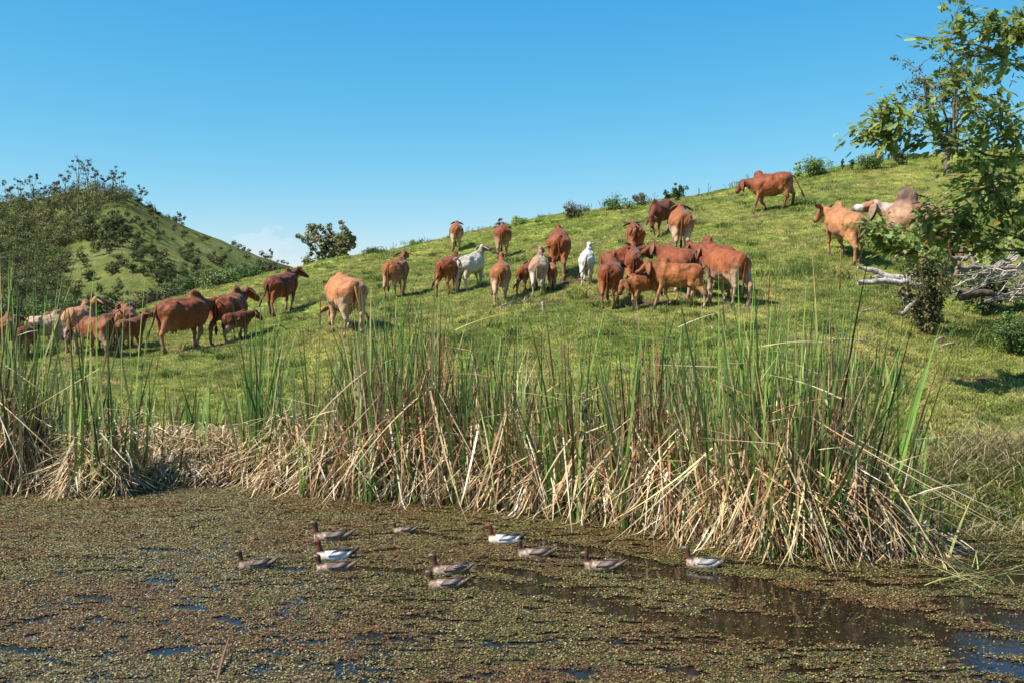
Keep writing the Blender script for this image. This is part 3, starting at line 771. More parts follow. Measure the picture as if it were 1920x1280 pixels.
    # tail
    TP = {'hang': [(-.80, 0, 1.20), (-.87, .0, 1.08), (-.87, .01, .85), (-.86, .02, .66), (-.87, .02, .55)],
          'left': [(-.80, 0, 1.20), (-.90, .02, 1.08), (-.94, .07, .85), (-.97, .16, .68), (-1.0, .24, .58)],
          'right': [(-.80, 0, 1.20), (-.90, -.02, 1.08), (-.94, -.07, .85), (-.97, -.16, .68), (-1.0, -.24, .58)],
          'back': [(-.80, 0, 1.20), (-.95, 0, 1.12), (-1.03, 0, .92), (-1.10, 0, .72), (-1.17, 0, .58)],
          'raised': [(-.80, 0, 1.20), (-.92, .02, 1.26), (-1.0, .05, 1.33), (-1.06, .12, 1.30), (-1.08, .2, 1.2)],
          'curl': [(-.80, 0, 1.20), (-.88, -.0, 1.08), (-.90, -.03, .85), (-.90, .02, .68), (-.92, .12, .60)]}[tail]
    tp = np.array([B(*q) for q in TP]) * s
    tq = np.stack([np.interp(np.linspace(0, 4, 11), range(5), tp[:, a]) for a in range(3)], 1)
    V_, f_, C_ = tube_mesh(tq, np.linspace(.036, .014, 11) * s, np.array(coat) * .8, 7); g = Geo(); g.add(V_, f_, C_)
    link('tail', g.mesh('tail'), M_COAT, root)
    dv = tp[-1] - tp[-2]; dv /= np.linalg.norm(dv); dv = dv + np.array((0, 0, -.5)); dv /= np.linalg.norm(dv)
    q = np.array([tp[-1] + dv * s * t for t in (-.05, .04, .12, .20, .27)])
    V_, f_, C_ = tube_mesh(q, np.array([.012, .036, .045, .03, .006]) * s, DARK, 8, rough=.5); g = Geo(); g.add(V_, f_, C_)
    link('tail_tuft', g.mesh('tail_tuft'), M_COAT, root)
    return root

HERD = [
 # ---- left edge group, half behind the reeds
 dict(px=10, py=674, hpx=84, head_deg=20, coat=ORANGE, legc=CREAM, neck='level', label='orange tan cow at the left edge half hidden behind tall reeds'),
 dict(px=88, py=658, hpx=72, head_deg=70, coat=CREAM, belly=WHITE, face=TAN, neck='level', yaw=10, tail='hang', label='cream white cow side on, head low against the grey rumped cow'),
 dict(px=52, py=672, hpx=66, head_deg=20, coat=DEEP, calf=.6, hump=.3, kind='calf', neck='level', label='dark red calf standing among reeds before the cream cow'),
 dict(px=104, py=640, hpx=60, head_deg=45, coat=ORANGE, calf=.3, hump=.5, neck='level', label='orange cow whose back shows just above the cream cow'),
 dict(px=152, py=660, hpx=92, head_deg=24, coat=TAN, belly=GREY, legc=CREAM, face=(.16, .045, .02), neck='high', yaw=40, hump=1.3, stride=(.1, -.1, .08, -.08), label='cow with grey rump, raised head and white nose in left group'),
 dict(px=178, py=672, hpx=82, head_deg=-38, coat=RED, calf=.5, hump=.2, neck='low', yaw=-15, kind='calf', label='round red calf facing left with lowered head and forked ears'),
 dict(px=212, py=655, hpx=74, head_deg=25, coat=DEEP, calf=.5, hump=.2, neck='level', yaw=-10, kind='calf', label='dark calf wedged between round red calf and the right facing calf'),
 dict(px=236, py=652, hpx=82, head_deg=8, coat=ORANGE, hump=.7, neck='up', yaw=-60, tail='raised', label='tan red cow looking back with coiled tail behind a calf'),
 dict(px=246, py=664, hpx=70, head_deg=42, coat=RED, calf=.9, hump=.2, neck='high', yaw=30, kind='calf', ears='back', stride=(.22, -.05, .1, -.1), label='lean red calf stepping right with pointed muzzle, left group'),
 # ---- big cow, friend and calf
 dict(px=345, py=656, hpx=107, head_deg=56, coat=RED, belly=(.24, .09, .035), hump=1.25, neck='level', tail='left', stride=(.05, -.1, .1, -.08), udder=True, label='large deep red humped cow with black tipped tail swung out'),
 dict(px=432, py=640, hpx=98, head_deg=30, coat=RED, belly=ORANGE, hump=1.1, neck='up', yaw=25, label='red cow with pale face beyond the large humped cow'),
 dict(px=446, py=642, hpx=60, head_deg=58, coat=DEEP, calf=.8, hump=.2, neck='level', yaw=20, kind='calf', stride=(.12, -.05, .1, -.1), label='small dark red calf trotting beside the large humped cow'),
 # ---- three in the open
 dict(px=530, py=588, hpx=80, head_deg=38, coat=DEEP, belly=RED, hump=1.0, neck='up', yaw=18, stride=(.02, -.12, .16, -.10), tail='left', label='dark red cow alone, left of the pale grazing cow, shadow beside'),
 dict(px=647, py=630, hpx=117, head_deg=-17, coat=(.38, .145, .05), belly=CREAM, legc=CREAM, hump=.2, neck='graze', yaw=-5, stride=(.05, -.08, .12, -.06), tail='right', udder=True, fat=1.12, mott=.0, label='pale tan cow grazing nearest the reeds, rump towards the pond'),
 dict(px=744, py=557, hpx=76, head_deg=24, coat=ORANGE, calf=.3, hump=.3, neck='high', yaw=-8, ears='side', stride=(.32, -.12, -.05, .16), tail='hang', label='slim orange red young cow climbing with head held high'),
 # ---- middle group
 dict(px=856, py=470, hpx=54, head_deg=2, coat=ORANGE, belly=CREAM, legc=TAN, hump=.2, neck='up', ears='side', tail='hang', label='highest orange cow on the slope with both ears spread flat'),
 dict(px=942, py=484, hpx=66, head_deg=1, coat=RED, hump=.9, neck='level', ears='back', tail='hang', fat=1.06, label='round red cow near the skyline with long dark tail'),
 dict(px=1048, py=522, hpx=94, head_deg=1, coat=RED, belly=ORANGE, hump=.8, neck='level', ears='droop', tail='curl', udder=True, stride=(.1, -.1, .12, -.12), label='broad red cow with dark drooping ears left of the white calf'),
 dict(px=846, py=552, hpx=76, head_deg=28, coat=RED, belly=ORANGE, legc=TAN, calf=.15, hump=1.0, neck='level', yaw=8, stride=(.1, -.1, -.18, .14), tail='left', label='red brown cow with pale hind leg beside the cream young bull'),
 dict(px=884, py=545, hpx=72, head_deg=34, coat=WHITE, belly=CREAM, legc=WHITE, face=(.26, .12, .06), calf=.35, hump=.2, neck='high', yaw=12, stride=(.30, .05, -.14, .06), tail='raised', label='cream white young bull with brown face striding uphill'),
 dict(px=939, py=570, hpx=82, head_deg=3, coat=ORANGE, belly=CREAM, legc=CREAM, calf=.1, hump=.2, neck='high', yaw=-4, ears='up', tail='curl', stride=(.1, -.1, -.1, .14), label='orange cow seen from behind, neck stretched up, pale legs'),
 dict(px=1010, py=552, hpx=74, head_deg=4, coat=CREAM, belly=WHITE, legc=WHITE, face=(.24, .08, .03), calf=.2, hump=.6, neck='high', yaw=8, ears='up', tail='hang', mott=.5, label='cream cow blotched with tan and brown headed, from behind'),
 dict(px=985, py=550, hpx=56, head_deg=20, coat=RED, legc=TAN, calf=.8, hump=.1, neck='up', kind='calf', tail='left', label='red calf half hidden by the blotched cream cow'),
 dict(px=1034, py=542, hpx=50, head_deg=-6, coat=ORANGE, legc=CREAM, calf=1.0, hump=.1, neck='high', face=DEEP, kind='calf', ears='up', tail='hang', label='smallest tan calf with dark face stripe, right of blotched cow'),
 dict(px=1101, py=535, hpx=68, head_deg=4, coat=(.50, .47, .42), belly=WHITE, legc=WHITE, face=(.60, .44, .33), calf=.5, hump=.1, neck='high', yaw=6, kind='calf', ears='up', tail='left', label='pure white calf with ears up in the middle of the herd'),
 # ---- right hand cluster
 dict(px=1190, py=486, hpx=70, head_deg=-6, coat=RED, belly=ORANGE, hump=.8, neck='up', horns=1.9, ears='side', tail='raised', label='red cow with long dark horns held level'),
 dict(px=1240, py=443, hpx=68, head_deg=-146, coat=DEEP, belly=RED, hump=1.0, neck='low', yaw=-28, ears='droop', stride=(.05, -.12, .1, -.1), label='dark red cow facing downhill at the top of the cluster'),
 dict(px=1276, py=478, hpx=90, head_deg=-3, coat=ORANGE, belly=CREAM, hump=.8, neck='up', yaw=18, tail='hang', fat=1.08, label='broad orange rumped cow below the cow facing downhill'),
 dict(px=1164, py=542, hpx=80, head_deg=58, coat=RED, hump=.6, calf=.1, neck='level', yaw=10, label='red cow with only its back showing between two others'),
 dict(px=1188, py=548, hpx=84, head_deg=0, coat=RED, belly=ORANGE, calf=.15, hump=.2, neck='up', ears='up', tail='hang', width=.8, fat=.86, label='narrow red cow with pale inner ears below the horned cow'),
 dict(px=1146, py=576, hpx=92, head_deg=8, coat=RED, belly=ORANGE, legc=TAN, hump=.5, neck='level', tail='hang', stride=(.1, -.1, -.06, .12), fat=1.0, label='red cow with swaying tail just right of the white calf'),
 dict(px=1268, py=556, hpx=98, head_deg=-38, coat=RED, belly=CREAM, legc=CREAM, hump=.5, neck='up', yaw=-42, ears='droop', tail='raised', label='red cow with droopy ears behind the humped calf'),
 dict(px=1340, py=552, hpx=100, head_deg=-42, coat=RED, hump=1.2, neck='level', yaw=-20, ears='droop', label='red cow with only hump and ear above the largest cow'),
 dict(px=1360, py=575, hpx=112, head_deg=-36, coat=(.235, .062, .015), belly=CREAM, legc=CREAM, hump=.4, neck='up', yaw=-25, ears='droop', tail='hang', udder=True, stride=(.05, -.1, .1, -.1), label='largest red cow, right end of the cluster, pale thighs'),
 dict(px=1270, py=578, hpx=90, head_deg=-84, coat=ORANGE, belly=TAN, legc=CREAM, calf=.55, hump=1.2, neck='up', yaw=-12, ears='droop', kind='calf', tail='raised', stride=(.30, -.12, -.20, .22), label='humped orange calf side on with legs braced wide'),
 dict(px=1205, py=581, hpx=70, head_deg=-122, coat=ORANGE, belly=TAN, legc=CREAM, calf=.9, hump=.6, neck='level', yaw=-14, ears='droop', kind='calf', stride=(.08, -.05, .05, -.1), label='small orange calf facing the pond before the humped calf'),
 # ---- right slope
 dict(px=1445, py=397, hpx=76, head_deg=-86, coat=RED, belly=TAN, legc=DEEP, face=DEEP, hump=1.1, neck='level', yaw=-4, ears='droop', tail='back', stride=(.20, -.16, .16, -.14), fat=1.05, label='red brown cow walking left along the skyline'),
 dict(px=1582, py=486, hpx=102, head_deg=-34, coat=(.33, .14, .055), belly=TAN, legc=TAN, hump=1.0, neck='level', yaw=-12, ears='up', tail='hang', udder=True, stride=(.1, -.12, -.1, .12), label='tan orange cow with upright ear just before the bull'),
 dict(px=1725, py=505, hpx=128, head_deg=-92, coat=(.30, .17, .10), belly=CREAM, legc=CREAM, face=(.26, .10, .05), muzzle=(.56, .50, .44), humpc=(.13, .075, .055), hump=2.0, neck='forward', yaw=0, ears='droop', kind='bull', fat=1.1, mott=.55, label='heavy pale bull with big dark hump behind the leafy branches'),
]
ONLY = globals().get('ONLY_COWS')
for i, h in enumerate(HERD):
    if ONLY is not None and i not in ONLY: continue
    cow(**h)

# ------------------------------------------------------------------ ducks
def duck(px, py, lpx, label, male=False, grey=False, head_deg=-90, fluffed=False, low=False):
    q = gp(px, py); s = lpx * q[1] / F / .47
    hd = math.radians(head_deg) + math.atan2(q[0], q[1]); rz = PI / 2 - hd
    root = thing('duck', label, 'duck', (q[0], q[1], 0.0), rz, 'wood ducks swimming across the weedy pond')
    bd = Body(.0085)
    bd.ell((.0, 0, .035), (.165, .080, .060), .03); bd.ell((.10, 0, .04), (.075, .062, .058), .03); bd.ell((-.13, 0, .052), (.11, .05, .035), .03, -.30)
    nk = .178 if not low else .150
    bd.cap((.125, 0, .05), (.160, 0, nk - .07), .042, .022, .03); bd.cap((.160, 0, nk - .07), (.166, 0, nk), .022, .020, .015)
    bd.ell((.182, 0, nk + .022), (.040, .027, .029), .010); bd.cap((.168, 0, nk + .014), (.150, 0, nk - .05), .026, .028 if male else .018, .02)
    v, f = bd.mesh()
    x, y, z = v.T; n1 = fbm(x * 45 + px, z * 60 + y * 30, 2) - .5; n2 = fbm(x * 18 + px, z * 24, 2)
    hb = (.12, .040, .020) if male else (.075, .036, .022)
    if male: bcol, chest = (.60, .61, .62), (.50, .44, .38)
    elif grey: bcol, chest = (.36, .32, .29), (.30, .20, .15)
    else: bcol, chest = (.24, .165, .115), (.23, .15, .10)
    def blend(c, col, m): m = np.clip(m, 0, 1)[:, None]; return c * (1 - m) + np.array(col) * m
    c = np.tile(np.array(bcol), (len(v), 1))
    c = blend(c, chest, smoothstep(.03, .10, x)); c = blend(c, (.46, .40, .33), (n1 > .12) * (x > .02) * (.55 if not male else .3) * (z < .09))
    if not male: c = blend(c, (.07, .045, .03), (n1 < -.12) * .7); c = blend(c, (.55, .5, .43), smoothstep(.03, .0, z) * .6)
    c = blend(c, hb, smoothstep(.075, .10, z) * (x > .10)); c = blend(c, (.02, .015, .012), smoothstep(-.13, -.2, x) * (1. if male else .3))
    if not male:  # pale stripes above and below the eye
        c = blend(c, (.45, .34, .24), (np.abs(z - (nk + .038)) < .006) * (x > .18) * .35); c = blend(c, (.45, .34, .24), (np.abs(z - (nk + .008)) < .006) * (x > .17) * .5)
    link('body', mesh_np('body', v * s, f, c), M_FEATHER, root)
    g = Geo(); V_, f_, C_ = tube_mesh(np.array([(.205, 0, nk + .020), (.228, 0, nk + .010), (.250, 0, nk + .001)]) * s, np.array([.016, .011, .006]) * s, (.06, .045, .04), 7); g.add(V_, f_, C_)
    link('bill', g.mesh('bill'), M_FEATHER, root)
    for sd_ in (-1, 1):
        # folded wing: overlapping feather rows lying on the flank, tip above the tail
        g = Geo(); n_r = 9 if not male else 6
        wingc = np.array((.47, .46, .45)) if male else (np.array((.33, .30, .28)) if grey else np.array((.21, .15, .11)))
        for k in range(n_r):
            t = k / (n_r - 1); zb = .055 + .036 * t
            p0 = np.array((.06 - .05 * t, sd_ * (.074 - .036 * t), zb)); p1 = np.array((-.13 - .06 * t + (0 if not fluffed else .03 * math.sin(k * 2)), sd_ * (.05 - .035 * t), zb + .012 + (0 if not fluffed else .012 * (k % 3))))
            m_ = (p0 + p1) / 2 + np.array((0, sd_ * .016, .006)); cc = wingc * (.75 + .5 * R.random())
            if male and k == n_r - 2: cc = np.array((.015, .013, .012))
            if k == n_r - 1: cc = np.array((.05, .04, .035)) if male or grey else wingc * .5
            V_, f_, C_ = tube_mesh(np.array([p0, m_, p1]) * s, np.array([.008, .011, .003]) * s, cc, 6); g.add(V_, f_, C_)
        link('wing', g.mesh('wing'), M_FEATHER, root)
        o = link('eye', EYE, M_HORN, root); o.location = (.196 * s, sd_ * .027 * s, (nk + .027) * s); o.scale = (.0055 * s,) * 3
    g = Geo()
    for k in range(5):
        a = (k - 2) * .16; e = np.array((-.262 - .01 * (k % 2), math.sin(a) * .055, .118)); m_ = np.array((-.21, math.sin(a) * .042, .080))
        g.add(*[q_ for q_ in tube_mesh(np.array([(-.13, math.sin(a) * .03, .055), m_, e]) * s, np.array([.014, .016, .004]) * s, (.03, .024, .02) if male or grey else (.12, .09, .07), 6)])
    link('tail', g.mesh('tail'), M_FEATHER, root)
    return root
DUCKS = [
 (620, 1013, 82, 'brown duck furthest left of the back pair, tail cocked', {}),
 (757, 998, 50, 'smallest brown duck swimming farthest back near the reeds', {'low': True}),
 (945, 1017, 76, 'white flanked drake with rusty head nearest the reeds', {'male': True}),
 (478, 1065, 78, 'brown duck leading the flock on the left', {}),
 (626, 1048, 82, 'white flanked drake with dark maned head amid brown ducks', {'male': True}),
 (626, 1071, 82, 'brown duck directly in front of the dark maned drake', {'low': True}),
 (843, 1076, 84, 'ruffled mottled brown duck with upright neck, centre of flock', {'fluffed': True}),
 (836, 1102, 84, 'brown duck nearest the camera beside the ruffled one', {'low': True}),
 (1002, 1044, 80, 'brown duck trailing the rusty headed drake', {'low': True}),
 (1128, 1068, 84, 'brown duck with pale belly swimming second from last', {'low': True}),
 (1318, 1063, 82, 'pale grey duck with white belly, last on the right', {'grey': True}),
]
for (a, b, c_, lab, kw) in DUCKS: duck(a, b, c_, lab, **kw)
# ------------------------------------------------------------------ reeds
STRAW = [(.62, .45, .23), (.70, .55, .33), (.50, .32, .15), (.56, .38, .21), (.33, .16, .07), (.76, .66, .48), (.38, .28, .15), (.42, .22, .11), (.60, .52, .27), (.22, .14, .07)]
GREEN = [(.06, .145, .02), (.09, .20, .03), (.14, .25, .045), (.22, .29, .075), (.045, .08, .022), (.34, .36, .13)]
def blades(base, L, width, th0, phi, bend, col, K=6, kink=None, kang=None, zmin=.0, tipc=None, twist=None):
    """many strips at once. base (n,3) L,width,th0(angle from vertical),phi,bend (n,)"""
    n = len(L); j = np.arange(K)[None]
    th = th0[:, None] + bend[:, None] * (j / (K - 1))
    if kink is not None: th = th + (j >= kink[:, None]) * kang[:, None]
    ph = phi[:, None] + np.zeros_like(th)
    if kink is not None: ph = ph + (j >= kink[:, None]) * ((R.random(n) - .5) * .9)[:, None]
    d = np.stack([np.sin(th) * np.cos(ph), np.sin(th) * np.sin(ph), np.cos(th)], -1) * (L / K)[:, None, None]
    P = np.concatenate([base[:, None], base[:, None] + np.cumsum(d, 1)], 1)             # n,K+1,3
    P[..., 2] = np.maximum(P[..., 2], zmin + .01 * R.random(n)[:, None])
    tw = (R.random(n) * PI if twist is None else twist)
    W = np.stack([np.cos(tw), np.sin(tw), R.random(n) * .3 - .15], -1)[:, None]
    t = np.arange(K + 1) / K
    wd = (width[:, None] / 2 * np.clip((1 - t[None] ** 2.2), .04, 1))[..., None]
    V = np.stack([P - W * wd, P + W * wd], 2).reshape(-1, 3)
    i = np.arange(n)[:, None] * (2 * (K + 1)) + np.arange(K)[None] * 2
    f = np.stack([i, i + 1, i + 3, i + 2], -1).reshape(-1, 4)
    C = np.repeat(col[:, None], K + 1, 1)
    if tipc is not None: C = C * (1 - t[None, :, None] ** 2) + tipc[:, None] * t[None, :, None] ** 2
    C = np.repeat(C[:, :, None], 2, 2).reshape(-1, 3)
    return V, f, C
def pick(pal, n, jit=.25):
    return np.array(pal)[R.integers(len(pal), size=n)] * (1 - jit + 2 * jit * R.random(n))[:, None]
LEAFM = []
def lone_leaf_meshes():
    for k in range(8):
        n = 1; V, f, C = blades(np.zeros((1, 3)), np.array([1.0]), np.array([.026 + .008 * R.random()]), np.array([.02 + .05 * R.random()]), np.array([R.random() * 6.28]), np.array([.05 + .25 * R.random()]), pick(GREEN[:5], 1), K=8)
        LEAFM.append(mesh_np('reed_leaf', V, f, C))
lone_leaf_meshes()
CT = None
def cattail_meshes():
    g = Geo(); g.add(*tube_mesh([(0, 0, 0), (.01, 0, .8), (.0, 0, 1.0)], [.008, .007, .005], (.16, .19, .05), 6))
    stem = g.mesh('stem')
    g = Geo(); g.add(*tube_mesh([(0, 0, 0), (0, 0, .02), (0, 0, .5), (0, 0, .96), (0, 0, 1)], [.003, .010, .011, .010, .003], (.17, .075, .025), 8))
    head = g.mesh('flower_spike'); return stem, head
CT = cattail_meshes()
def cattail(px, py_top, spike_px, Y, label, lean=0.0):
    """standing alone: a stem with a brown spike"""
    b = at(px, 900, Y); z0 = max(0.0, gz(b.x, Y)); top = at(px, py_top, Y).z
    r = thing('cattail', label, 'cattail', (b.x, Y, z0), 0, 'cattail spikes standing above the reeds')
    h = top - z0; sp = spike_px / F * Y
    s = link('stem', CT[0], M_REED, r); s.scale = (1.0, 1.0, h + .12)
    k = link('flower_spike', CT[1], M_REED, r); k.location = (.004, 0, h - sp * 1.25); k.scale = (.85, .85, sp)
    r.rotation_euler = (0, lean + .035, 0); return r

def reed_clump(px, py, hw, depth, dry_py, green_py, n_dry, n_green, label, n_lone=8, hang=.5, splay=.5, Yb=None, tone=1.0, red=0.0, lean=0.0, lodged=0):
    q = gp(px, py) if Yb is None else np.array([at(px, py, Yb).x, Yb])
    Y0 = q[1]; W = hw / F * Y0; z0 = 0 if Yb is None else gz(q[0], Y0)
    root = thing('reed_clump', label, 'reeds', (q[0], Y0, z0), 0, 'clumps of reeds along the pond edge')
    Hd = max(.25, at(px, dry_py - (28 if dry_py < 760 else 8), Y0).z - z0); Hg = max(.4, at(px, green_py, Y0).z - z0)
    def base_pts(n):
        x = (R.random(n) * 2 - 1) * W * 1.05; y = depth * R.random(n)
        X = x + q[0]; zz = np.maximum(ground_h(X, Y0 + y) - z0, -z0) if True else 0
        return np.stack([x, y, np.maximum(zz, -.0)], 1), (.68 + .32 * np.cos(np.clip(x / W, -1, 1) * 1.5)) * (.60 + .62 * vnoise(X * 2.6 + 7, X * 0 + y * 1.5 + 3))
    g = Geo()
    # standing dead leaves
    n = int(n_dry * (.95 if dry_py < 760 else .5)); b, env = base_pts(n)
    L = (Hd + (Hg - Hd) * ((.55 if dry_py < 760 else .12) if Yb is None else .2) * R.random(n) ** 2) * env * (.35 + .75 * R.random(n)); kink = np.where(R.random(n) < .50, R.integers(2, 6, n), 99)
    col = pick(STRAW, n) * tone * (.30 + .90 * R.random(n))[:, None]
    if red: m = R.random(n) < red; col[m] = pick([(.34, .15, .08), (.40, .20, .12), (.30, .12, .06)], m.sum())
    V, f, C = blades(b, L, .013 + .020 * R.random(n), np.abs(R.normal(0, .20, n)), R.random(n) * 2 * PI, R.normal(.05, .16, n), col, 6, kink, R.uniform(.5, 2.7, n), zmin=-z0 + .01 if Yb is None else -9, tipc=col * .9)
    V[:, 0] += lean * V[:, 2]
    g.add(V, f, C)
    # leaves that arch over and hang to the water
    n = int(n_dry * hang * .5); b, env = base_pts(n); b[:, 1] *= .6; b[:, 2] = Hd * env * (.15 + .6 * R.random(n))
    ph = R.normal(-PI / 2, .95, n)
    L = b[:, 2] * (1.0 + .5 * R.random(n)) + .15
    V, f, C = blades(b, L, .013 + .020 * R.random(n), R.uniform(2.0, 3.05, n), ph, R.normal(0, .22, n), pick(STRAW, n) * tone * (.45 + .75 * R.random(n))[:, None], 6, zmin=.012 if Yb is None else -9)
    g.add(V, f, C)
    # broken leaves splayed out over the water in front
    n = int(n_dry * splay * .5); b, env = base_pts(n); b[:, 1] *= .3; b[:, 2] = Hd * (.10 + .35 * R.random(n))
    V, f, C = blades(b, .35 + .75 * R.random(n) * min(1, Hd), .014 + .020 * R.random(n), R.uniform(1.8, 2.8, n), R.normal(-PI / 2, 1.3, n), R.uniform(-.2, .2, n), pick(STRAW[:6], n) * tone * (.5 + .65 * R.random(n))[:, None], 4, zmin=.012 if Yb is None else -9)
    g.add(V, f, C)
    if lodged:      # a mat of fallen leaves lying over one another
        n = lodged; b, env = base_pts(n); b[:, 1] = b[:, 1] * 1.1 - .12; b[:, 2] = Hd * (.06 + .62 * (b[:, 1] + .12) / depth + .22 * R.random(n))
        dirn = np.where(R.random(n) < .55, -PI * .36, -PI * .66) + R.normal(0, .55, n)
        V, f, C = blades(b, .30 + .55 * R.random(n), .016 + .020 * R.random(n), R.uniform(1.45, 2.15, n), dirn, R.uniform(-.1, .5, n), pick(STRAW[:4] + STRAW[5:9], n) * (.55 + .6 * R.random(n))[:, None], 5, zmin=.012)
        g.add(V, f, C)
    link('dead_leaves', g.mesh('dead_leaves', False), M_REED, root)['kind'] = 'stuff'
    # green leaves
    if n_green:
        n = int(n_green * .80); b, env = base_pts(n)
        m_ = R.random(n) < .12; b[m_, 1] = -.10 - .15 * R.random(m_.sum()) if Yb is None else b[m_, 1]; b[:, 2] = np.where(b[:, 1] < 0, 0, b[:, 2])
        L = Hg * (.30 + .80 * env) * (.28 + .84 * R.random(n) ** 1.4); kink = np.where(R.random(n) < .14, R.integers(3, 6, n), 99)
        col = pick(GREEN, n); tip = np.where((R.random(n) < .35)[:, None], pick([(.40, .32, .12), (.30, .20, .08)], n), col)
        V, f, C = blades(b, L, .024 + .024 * R.random(n), np.abs(R.normal(0, .13, n)), R.random(n) * 2 * PI, np.abs(R.normal(.05, .16, n)), col, 7, kink, R.uniform(.7, 2.2, n), tipc=tip, twist=R.normal(.3, .5, n))
        V[:, 0] += lean * V[:, 2]
        link('green_leaves', mesh_np('green_leaves', V, f, C, False), M_REED, root)['kind'] = 'stuff'
    if Yb is None:      # long leaves folded over at mid height
        n = 9; b, env = base_pts(n); b[:, 1] = -.05 - .2 * R.random(n); b[:, 2] = Hd * R.uniform(.35, 1.1, n)
        V, f, C = blades(b, R.uniform(.4, 1.1, n), np.full(n, .030), R.uniform(1.1, 1.75, n), np.where(R.random(n) < .5, 0.0, PI) + R.normal(0, .4, n), R.uniform(-.1, .45, n), pick([(.56, .46, .28), (.62, .52, .33), (.44, .22, .10), (.30, .34, .10)], n), 6, zmin=.02)
        o = link('bent_leaves', mesh_np('bent_leaves', V, f, C, False), M_REED, root); o['kind'] = 'stuff'
    for k in range(n_lone):   # the tallest single leaves that stand clear of the clump
        o = link('reed_leaf', LEAFM[R.integers(8)], M_REED, root)
        x = (R.random() * 1.7 - .85) * W; y = depth * R.random()
        hh = Hg * (.85 + .30 * R.random()); o.location = (x, y, 0); o.scale = (1, 1, hh); o.scale = (1.5, 1.5, hh)
        o.rotation_euler = (R.normal(0, .04), R.normal(0, .07) + lean, R.normal(0, .5))
    return root
CL = [
 # px, base py, half width px, depth m, dry top, green top, n dry, n green
 (-15, 925, 60, 1.0, 640, 470, 520, 170, 'tall dense reed clump cut by the left edge of the view', dict(n_lone=12)),
 (62, 918, 60, .8, 770, 640, 320, 40, 'low straw coloured reeds just right of the tall edge clump', dict(n_lone=3, lodged=300)),
 (175, 928, 62, .9, 770, 520, 620, 80, 'tussocky reed clump with tall thin shoots, left of the low gap', dict(n_lone=12, splay=.9, red=.2, lodged=320)),
 (290, 905, 66, 1.1, 800, 700, 150, 22, 'flattened pale reeds left half of the low gap', dict(n_lone=3, hang=.6, splay=.6, lodged=950)),
 (400, 905, 70, 1.1, 805, 690, 150, 22, 'flattened pale reeds in the middle of the low gap', dict(n_lone=3, hang=.6, splay=.6, lodged=1050)),
 (478, 905, 26, .6, 800, 575, 120, 80, 'narrow dark green reed clump rising from the low gap', dict(n_lone=12, lodged=260)),
 (545, 918, 60, .8, 765, 650, 300, 60, 'straw skirted reeds just left of the leading brown drake pair', dict(n_lone=6, splay=.9, lodged=500)),
 (625, 930, 62, .9, 715, 610, 560, 150, 'reddish tan reed clump below the pale grazing cow', dict(n_lone=7, red=.25)),
 (715, 936, 60, 1.0, 650, 560, 560, 190, 'tall dense reed clump right below the pale grazing cow', dict(n_lone=10, red=.2)),
 (800, 940, 58, 1.0, 655, 570, 540, 190, 'tall upright reed clump left of the centre of the pond edge', dict(n_lone=9, red=.45)),
 (885, 946, 60, 1.0, 705, 610, 520, 150, 'reed clump straight behind the rusty headed drake', dict(n_lone=7)),
 (970, 955, 60, 1.0, 735, 640, 520, 130, 'reed clump above the trailing brown duck', dict(n_lone=5)),
 (1055, 965, 60, 1.0, 715, 575, 520, 150, 'reed clump with a tall green spear, below the white calf', dict(n_lone=8)),
 (1140, 975, 62, 1.0, 725, 620, 540, 150, 'reed clump below the swaying tail cow', dict(n_lone=6)),
 (1225, 990, 60, 1.1, 665, 590, 560, 190, 'tall brown hearted reed clump below the humped calf', dict(n_lone=8, red=.4)),
 (1310, 1005, 58, 1.1, 720, 610, 560, 110, 'leaning straw reeds behind the grey duck', dict(n_lone=6, splay=.8)),
 (1395, 1025, 62, 1.2, 730, 540, 640, 170, 'bulky reed clump with dark upright spears right of the grey duck', dict(n_lone=14, splay=.9, lean=-.04)),
 (1480, 1040, 62, 1.2, 690, 540, 700, 190, 'largest bulging mound of straw reeds with tall green tips', dict(n_lone=12, splay=.9)),
 (1565, 1042, 60, 1.1, 690, 560, 640, 160, 'reed mound just left of the last sloping clump', dict(n_lone=10, red=.3, lean=.05)),
 (1640, 1040, 58, 1.0, 800, 620, 480, 90, 'sloping brown reeds near the right end of the bed', dict(n_lone=8, lean=.16)),
 (1722, 1040, 50, .7, 930, 800, 300, 30, 'last low broken reeds lying into the water at the right end', dict(n_lone=3, splay=1.2, lean=.1)),
]
for c_ in CL: reed_clump(*c_[:9], **c_[9])
# sparser green rushes rooted on the bank behind
for (px, py, Y, hw, top, n, lab) in ((270, 800, 18.2, 70, 650, 110, 'thin green rushes on the bank below the big humped cow'), (390, 800, 18.4, 70, 690, 100, 'thin green rushes on the bank right of the pale flattened reeds'),
                                (120, 790, 18.4, 80, 640, 110, 'thin green rushes on the bank below the left cattle group'), (530, 800, 17.8, 60, 650, 110, 'thin green rushes left of the pale grazing cow'),
                                (960, 790, 17.0, 80, 660, 90, 'thin green rushes on the bank below the pale legged orange cow'), (1650, 850, 15.2, 60, 640, 150, 'green rushes and fennel behind the right end of the reeds'),
                                (1770, 935, 13.6, 40, 770, 70, 'small rush tuft on the bank right of the last reeds')):
    reed_clump(px, py, hw, .8, py - (py - top) * .35, top + 45, 40, int(n * .40), lab, Yb=Y, n_lone=4, hang=.3, splay=.2)
cattail(590, 545, 52, 16.4, 'brown cattail spike just left of the pale grazing cow')
cattail(1558, 482, 50, 13.9, 'brown cattail spike left of the orange cow with upright ear')
cattail(1424, 500, 62, 13.6, 'long thin cattail spike right of the largest cow')
